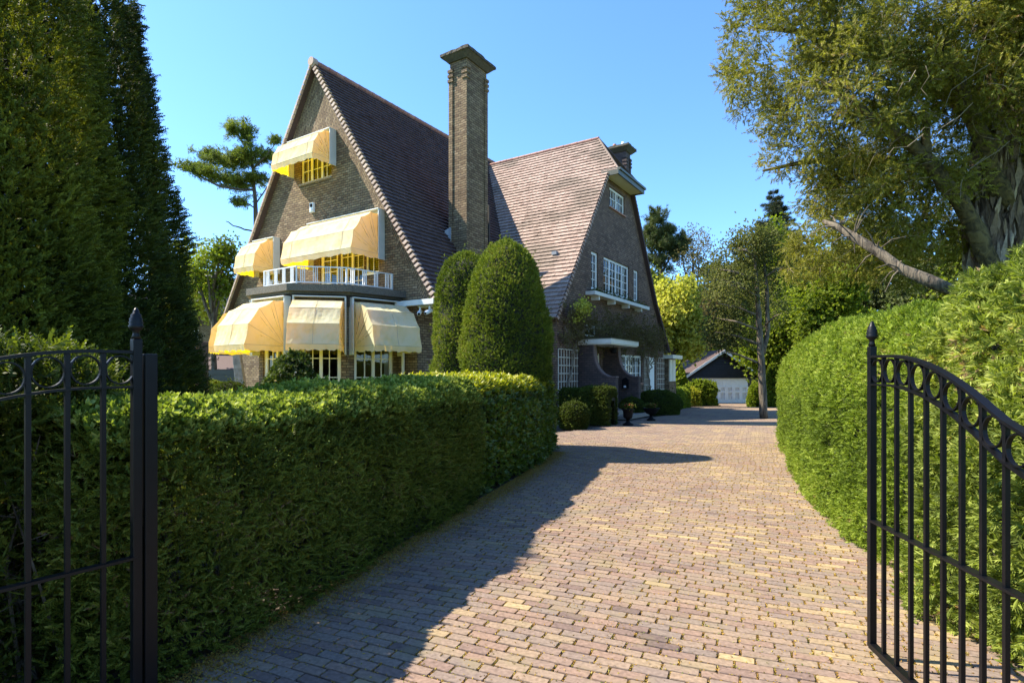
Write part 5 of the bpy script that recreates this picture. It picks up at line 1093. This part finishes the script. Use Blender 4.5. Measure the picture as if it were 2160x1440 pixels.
# forked tree by the garage drive
def trunk_px(l): return [W3(*p) for p in l]
base = W3(1612, 884, 20.5); base = (base[0], 20.5, 0)
limbs = [([base]+trunk_px([(1609, 840, 20.5), (1606, 760, 20.5), (1602, 700, 20.5), (1597, 610, 20.5), (1590, 520, 20.5), (1586, 485, 20.5)]), [.15, .135, .12, .105, .08, .05, .02]),
 (trunk_px([(1610, 745, 20.5), (1620, 700, 20.6), (1618, 620, 20.7), (1612, 560, 20.8), (1606, 500, 20.9)]), [.085, .08, .07, .05, .02])]
for px_, py_ in ((1500, 565), (1515, 640), (1510, 700), (1520, 740), (1550, 520), (1520, 590), (1508, 670), (1540, 600), (1660, 560), (1650, 660)):
    sx = 1598 if px_ < 1600 else 1615; limbs.append((trunk_px([(sx, py_+25, 20.5), ((sx+px_)/2, py_+8, 20.3+random.uniform(-.8, .6)), (px_, py_, 20.2+random.uniform(-1.5, 1.5))]), [.045, .03, .01]))
blobs = [(*W3(1560, 540, 20.5), 1.0, 1.3, .8), (*W3(1540, 610, 20.5), 1.0, 1.4, .8), (*W3(1555, 680, 20.5), .8, 1.4, .7), (*W3(1600, 520, 20.5), .9, 1.3, .6), (*W3(1650, 560, 20.8), .9, 1.2, .9), (*W3(1650, 640, 20.8), .7, 1.2, .9)]
blobs = [(b[0], b[1]+(1.25 if b[2] < 4.6 else .2), b[2], b[3], b[4]*.85, b[5]) for b in blobs]+[(*W3(1540, 700, 21.4), 1.1, .7, .8), (*W3(1590, 500, 20.5), .8, 1., .5)]
make_tree('forked_tree', base, limbs, blobs, 560, 'olive', 'mid', 18, 1.25, 'bark', 'tree with two bare grey stems rising beside the end of the hedge', r0=.035, spread=.35, droop=0)
# fallback factory for loose round trees
def round_tree(name, px, Y, topy, crown_r, crown_h, leafm, tp, ntw, per, lsize, label, trunk_r=.2, baredown=.45, group=None, barkm='bark', bl=6, spread=.5, droop=.05, lean=0, cz=None, r0=.06):
    x = (px-1080)/1180*Y; zt = 1.6+(790-topy)/1180*Y; g = gz(Y); zc_ = zt-crown_h/2
    rr = random.Random(px*7+int(Y)); limbs = [([(x, Y, g), (x+lean*.3, Y, g+(zc_-g)*.5), (x+lean, Y+.1, zc_), (x+lean, Y, zt-crown_h*.15)], [trunk_r, trunk_r*.8, trunk_r*.55, .03])]
    blobs = []
    for k in range(bl):
        a = k*2.4+rr.random(); q = rr.uniform(.35, .75); bx_ = x+lean+math.cos(a)*crown_r*q; by_ = Y+math.sin(a)*crown_r*q; bz_ = zc_+rr.uniform(-.38, .38)*crown_h
        blobs.append((bx_, by_, bz_, crown_r*rr.uniform(.35, .55), crown_r*rr.uniform(.35, .55), crown_h*rr.uniform(.16, .28)))
        z_s = g+(bz_-g)*rr.uniform(.5, .8); limbs.append(([(x+lean*(z_s-g)/(zc_-g), Y, z_s), ((x+lean+bx_)/2, (Y+by_)/2, (z_s+bz_)/2-.1), (bx_, by_, bz_)], [trunk_r*.5, trunk_r*.3, .02]))
    return make_tree(name, (x, Y, g), limbs, blobs, ntw, leafm, tp, per, lsize, barkm, label, group=group, spread=spread, droop=droop, r0=r0)
round_tree('leafy_tree', 452, 27, 508, 1.2, 2.6, 'decid', 'big', 230, 12, 1.3, 'fresh green tree in front of the neighbour house', .16, lean=-.1, bl=9)
round_tree('leafy_tree', 392, 30, 500, 1.6, 4.2, 'lime', 'big', 200, 14, 1.5, 'pale green tree showing beside the dark yews', .16, bl=7)
round_tree('golden_tree', 1418, 36, 608, 1.65, 4.9, 'lime', 'big', 380, 26, 1.9, 'bright yellow-green tree just past the house gable', .14, bl=10, lean=.1)
round_tree('willow_tree', 1402, 50, 572, 2.6, 7, 'willow', 'big', 330, 24, 2.4, 'hazy light green willow behind the bright yellow-green tree', .25, bl=9, droop=.2)
round_tree('copper_tree', 1484, 58, 625, 2.2, 4, 'copper', 'big', 220, 20, 2.6, 'small reddish leaved tree beneath the bare branches', .2)
round_tree('bare_tree', 1462, 49, 487, 2.6, 8.5, 'brownleaf', 'mid', 520, 5, 2.2, 'nearly bare tree with thin branches against the sky', .26, bl=9, r0=.05)
round_tree('budding_tree', 1478, 54, 600, 2.4, 7.0, 'brownleaf', 'mid', 300, 9, 2.2, 'brownish twiggy tree left above the garage', .2, bl=8)
dk = 'trees of the wood behind the garage'
for k, (px, Y, ty, r_c, h_c, lm, lb) in enumerate(((1450, 62, 640, 4.2, 7.5, 'olive', 'dull green tree low behind the bare tree'), (1530, 58, 560, 3.4, 10, 'olive', 'grey-green tree behind the garage gable'), (1600, 60, 560, 3.6, 10, 'olive', 'grey-green tree behind the forked tree'),
    (1690, 46, 480, 3.6, 9.5, 'decid', 'tall bright green tree behind the rounded hedge'), (1780, 40, 520, 3.4, 8, 'decid', 'bright green tree under the old conifer'), (1745, 30, 600, 1.4, 2.8, 'decid', 'small fresh green tree just over the hedge top'), (1640, 38, 600, 2.2, 6, 'decid', 'fresh green tree right of the forked stems'), (1860, 34, 470, 3.6, 8, 'pine', 'dark green tree close behind the old conifer'), (1990, 30, 440, 3.6, 9, 'pine', 'dark green tree behind the pale shaggy trunk'), (2110, 28, 430, 3.5, 9, 'decid', 'green tree at the far right edge'), (1560, 75, 600, 6, 9, 'decid', 'broad green tree farthest behind the garage'), (1700, 70, 560, 6, 11, 'olive', 'broad dull tree farthest behind the hedge'))):
    round_tree('wood_tree', px, Y, ty, r_c, h_c, lm, 'big', int(210+Y*2.2), 26, .9+Y*.034, lb, .25, group=dk, bl=9, spread=.7)
# understorey that closes the view under the far crowns
for k, (px, Y, r_c, h_c, lm, lb) in enumerate(((1440, 54, 3, 4.2, 'olive', 'dull green thicket left behind the garage roof'), (1500, 56, 3.2, 4.8, 'decid', 'green thicket behind the garage peak'), (1590, 55, 3.4, 5.5, 'olive', 'dull thicket behind the forked tree'), (1680, 52, 3.6, 6, 'decid', 'green thicket seen above the end of the hedge'), (1390, 46, 2.0, 3.6, 'decid', 'green thicket beyond the far corner of the house'), (478, 42, 4.0, 3.6, 'boxdark', 'dark thicket left of the house, behind the boarded fence'), (380, 44, 5.0, 4.5, 'boxdark', 'dark thicket behind the neighbour house'))):
    dome('thicket', ((px-1080)/1180*Y, Y), r_c, 2.2, h_c, 5200, lm, 'big', 2.6, lb, 'thicket', amp=.45, nfreq=1.0, core=.75, depth=.35, group='thickets behind the garage')
# layered dark fir
def fir(px, Y, topy, h, r, m, label, layers=16, name='fir_tree', size=1., barkm='bark'):
    x = (px-1080)/1180*Y; g = gz(Y); zt = 1.6+(790-topy)/1180*Y; root = empty(name, (x, Y, g), 0, label, 'tree'); mb = MB(); mb.tube([(0, 0, 0), (0, 0, zt-g)], [.3, .02], 8); Ps, Ds = [], []
    for k in range(layers):
        f = (k+.6)/layers; z = zt-g-h*f
        for j in range(7+k//3):
            a = random.uniform(0, 6.28); L_ = r*(f**.8)*random.uniform(.75, 1.12); q = Vector((math.cos(a)*L_, math.sin(a)*L_, z+L_*random.uniform(-.02, .1))); p0 = Vector((0, 0, z)); mb.tube([p0, q], [.04, .01], 4, cap=False)
            n = int(L_*46); t_ = rng.uniform(.12, 1.03, n); c_ = np.outer(1-t_, p0)+np.outer(t_, q); wd = (1-t_*.6)*L_*.22; sd = np.array([-math.sin(a), math.cos(a), 0]); o = rng.normal(size=n)
            Ps.append(c_+sd*(o*wd)[:, None]+np.c_[np.zeros(n), np.zeros(n), rng.normal(size=n)*.06-np.abs(o)*.05]); Ds.append(np.tile([math.cos(a), math.sin(a), .15], (n, 1))+sd*o[:, None]*.7+rng.normal(size=(n, 3))*.2)
    P, D = np.concatenate(Ps), np.concatenate(Ds); mb.build('trunk', M[barkm], root); leaves('crown', M[m], 'tuft8', P, D, size*rng.uniform(.8, 1.3, len(P)), root)
fir(1632, 60, 398, 8.5, 3.6, 'fir', 'dark layered fir top against the sky, above the forked tree', 13, size=2.4)
# pine beside the house gable
def pads(name, base, limbs, pd, n, m, tp, size, label, barkm='bark', dens=1., hang=0):
    root = empty(name, base, 0, label, 'tree'); B = np.array(base); mb = MB(); Ps, Ds = [], []
    for pts, ra in limbs: P = polyline(pts, 12); P[1:] += rng.normal(size=P[1:].shape)*ra[-1]*.8; mb.tube(P-B, np.interp(np.linspace(0, 1, 12), np.linspace(0, 1, len(ra)), ra), 8)
    tg = np.concatenate([np.array(p[:3])+rng.normal(size=(int(p[6]*dens), 3))*np.array(p[3:6])*.5 for p in pd]); paths = grow(limbs, tg, .04, .05)
    for p, rs in paths: mb.tube(p-B, rs, 4, cap=False)
    for p, rs in paths:
        u = rng.uniform(.35, 1.03, n)*(len(p)-1); i = np.clip(u.astype(int), 0, len(p)-2); f = (u-i)[:, None]; q = p[i]*(1-f)+p[i+1]*f; o = rng.normal(size=q.shape)*size*.06; Ps.append(q+o); d = p[-1]-p[0]; d = d/(np.linalg.norm(d)+1e-6); Ds.append(d*.9+rng.normal(size=q.shape)*.5+[0, 0, .5-hang])
    P, D = np.concatenate(Ps), np.concatenate(Ds); mb.build('trunk', M[barkm], root, smooth=True)
    leaves('crown', M[m], tp, P-B, D, size*rng.uniform(.7, 1.3, len(P)), root, np.clip(.5+.35*noise3(P, 1.2, 6)+rng.normal(size=len(P))*.2, 0, 1))
Y = 50; b0 = (W3(1398, 790, Y)[0], Y, gz(Y))
pads('pine_tree', b0, [([b0]+trunk_px([(1400, 640, Y), (1393, 560, Y), (1390, 480, Y)]), [.35, .3, .2, .06]), (trunk_px([(1396, 575, Y), (1415, 540, Y), (1440, 525, Y)]), [.12, .08, .03]), (trunk_px([(1396, 560, Y), (1375, 520, Y), (1360, 490, Y)]), [.12, .08, .03])],
     [(*W3(1368, 490, Y), .9, 1.2, .7, 26), (*W3(1385, 462, Y), 1, 1.2, .5, 22), (*W3(1385, 510, Y), 1.4, 1.4, .8, 40), (*W3(1410, 490, Y), .7, 1.2, .6, 24), (*W3(1415, 530, Y), 1.4, 1.4, .8, 40), (*W3(1440, 515, Y), .9, 1.2, .7, 24), (*W3(1385, 550, Y), 1.2, 1.2, .7, 26)], 34, 'pine', 'tuft8', 2.3, 'dark pine with clumped needles beside the house gable')
# ragged spruce left of the house
Y = 30; b0 = (W3(545, 790, Y)[0], Y, gz(Y)); X = lambda *l: trunk_px([(a, b, Y+c) for a, b, c in l])
limbs = [([b0]+X((543, 600, 0), (541, 480, 0), (536, 380, 0), (528, 310, 0), (520, 262, 0)), [.3, .25, .2, .15, .08, .02]),
 (X((538, 400, 0), (500, 400, -.6), (455, 390, -1), (420, 370, -1), (378, 342, -1)), [.07, .06, .05, .035, .01]), (X((534, 350, 0), (500, 335, .5), (470, 325, .8), (440, 320, 1)), [.06, .05, .03, .01]), (X((530, 330, 0), (505, 290, 0), (488, 250, 0)), [.05, .035, .01]), (X((535, 355, 0), (560, 330, -.5), (590, 292, -.7)), [.05, .035, .01]),
 (X((540, 430, 0), (560, 400, .4), (580, 372, .5)), [.04, .03, .01]), (X((540, 490, 0), (505, 480, -.3), (476, 467, -.4)), [.05, .04, .025]), (X((540, 440, 0), (515, 425, -1), (495, 415, -1.5)), [.04, .03, .01])]
pd = [(*W3(400, 350, Y-1), .8, .6, .18, 22), (*W3(440, 365, Y-1), 1.0, .8, .35, 34), (*W3(470, 340, Y), 1.1, 1.0, .5, 44), (*W3(445, 325, Y+1), .8, .7, .3, 22), (*W3(490, 270, Y), .35, .5, .7, 22), (*W3(522, 280, Y), .5, .5, .7, 30), (*W3(520, 330, Y), .9, .8, .8, 52), (*W3(500, 385, Y), 1.0, .9, .6, 46), (*W3(560, 330, Y), .7, .6, .5, 28), (*W3(585, 295, Y-.6), .3, .3, .2, 10), (*W3(540, 375, Y), .8, .8, .4, 30), (*W3(505, 425, Y-1), .4, .4, .3, 12)]
pads('ragged_spruce', b0, limbs, [(*p[:5], p[5]*.65, p[6]) for p in pd], 34, 'larch', 'clump', 1.35, 'ragged spruce with drooping tufts rising left of the gable', hang=.8, dens=1.7)
print('faces', sum(len(o.data.polygons) for o in bpy.data.objects if o.type == 'MESH'))
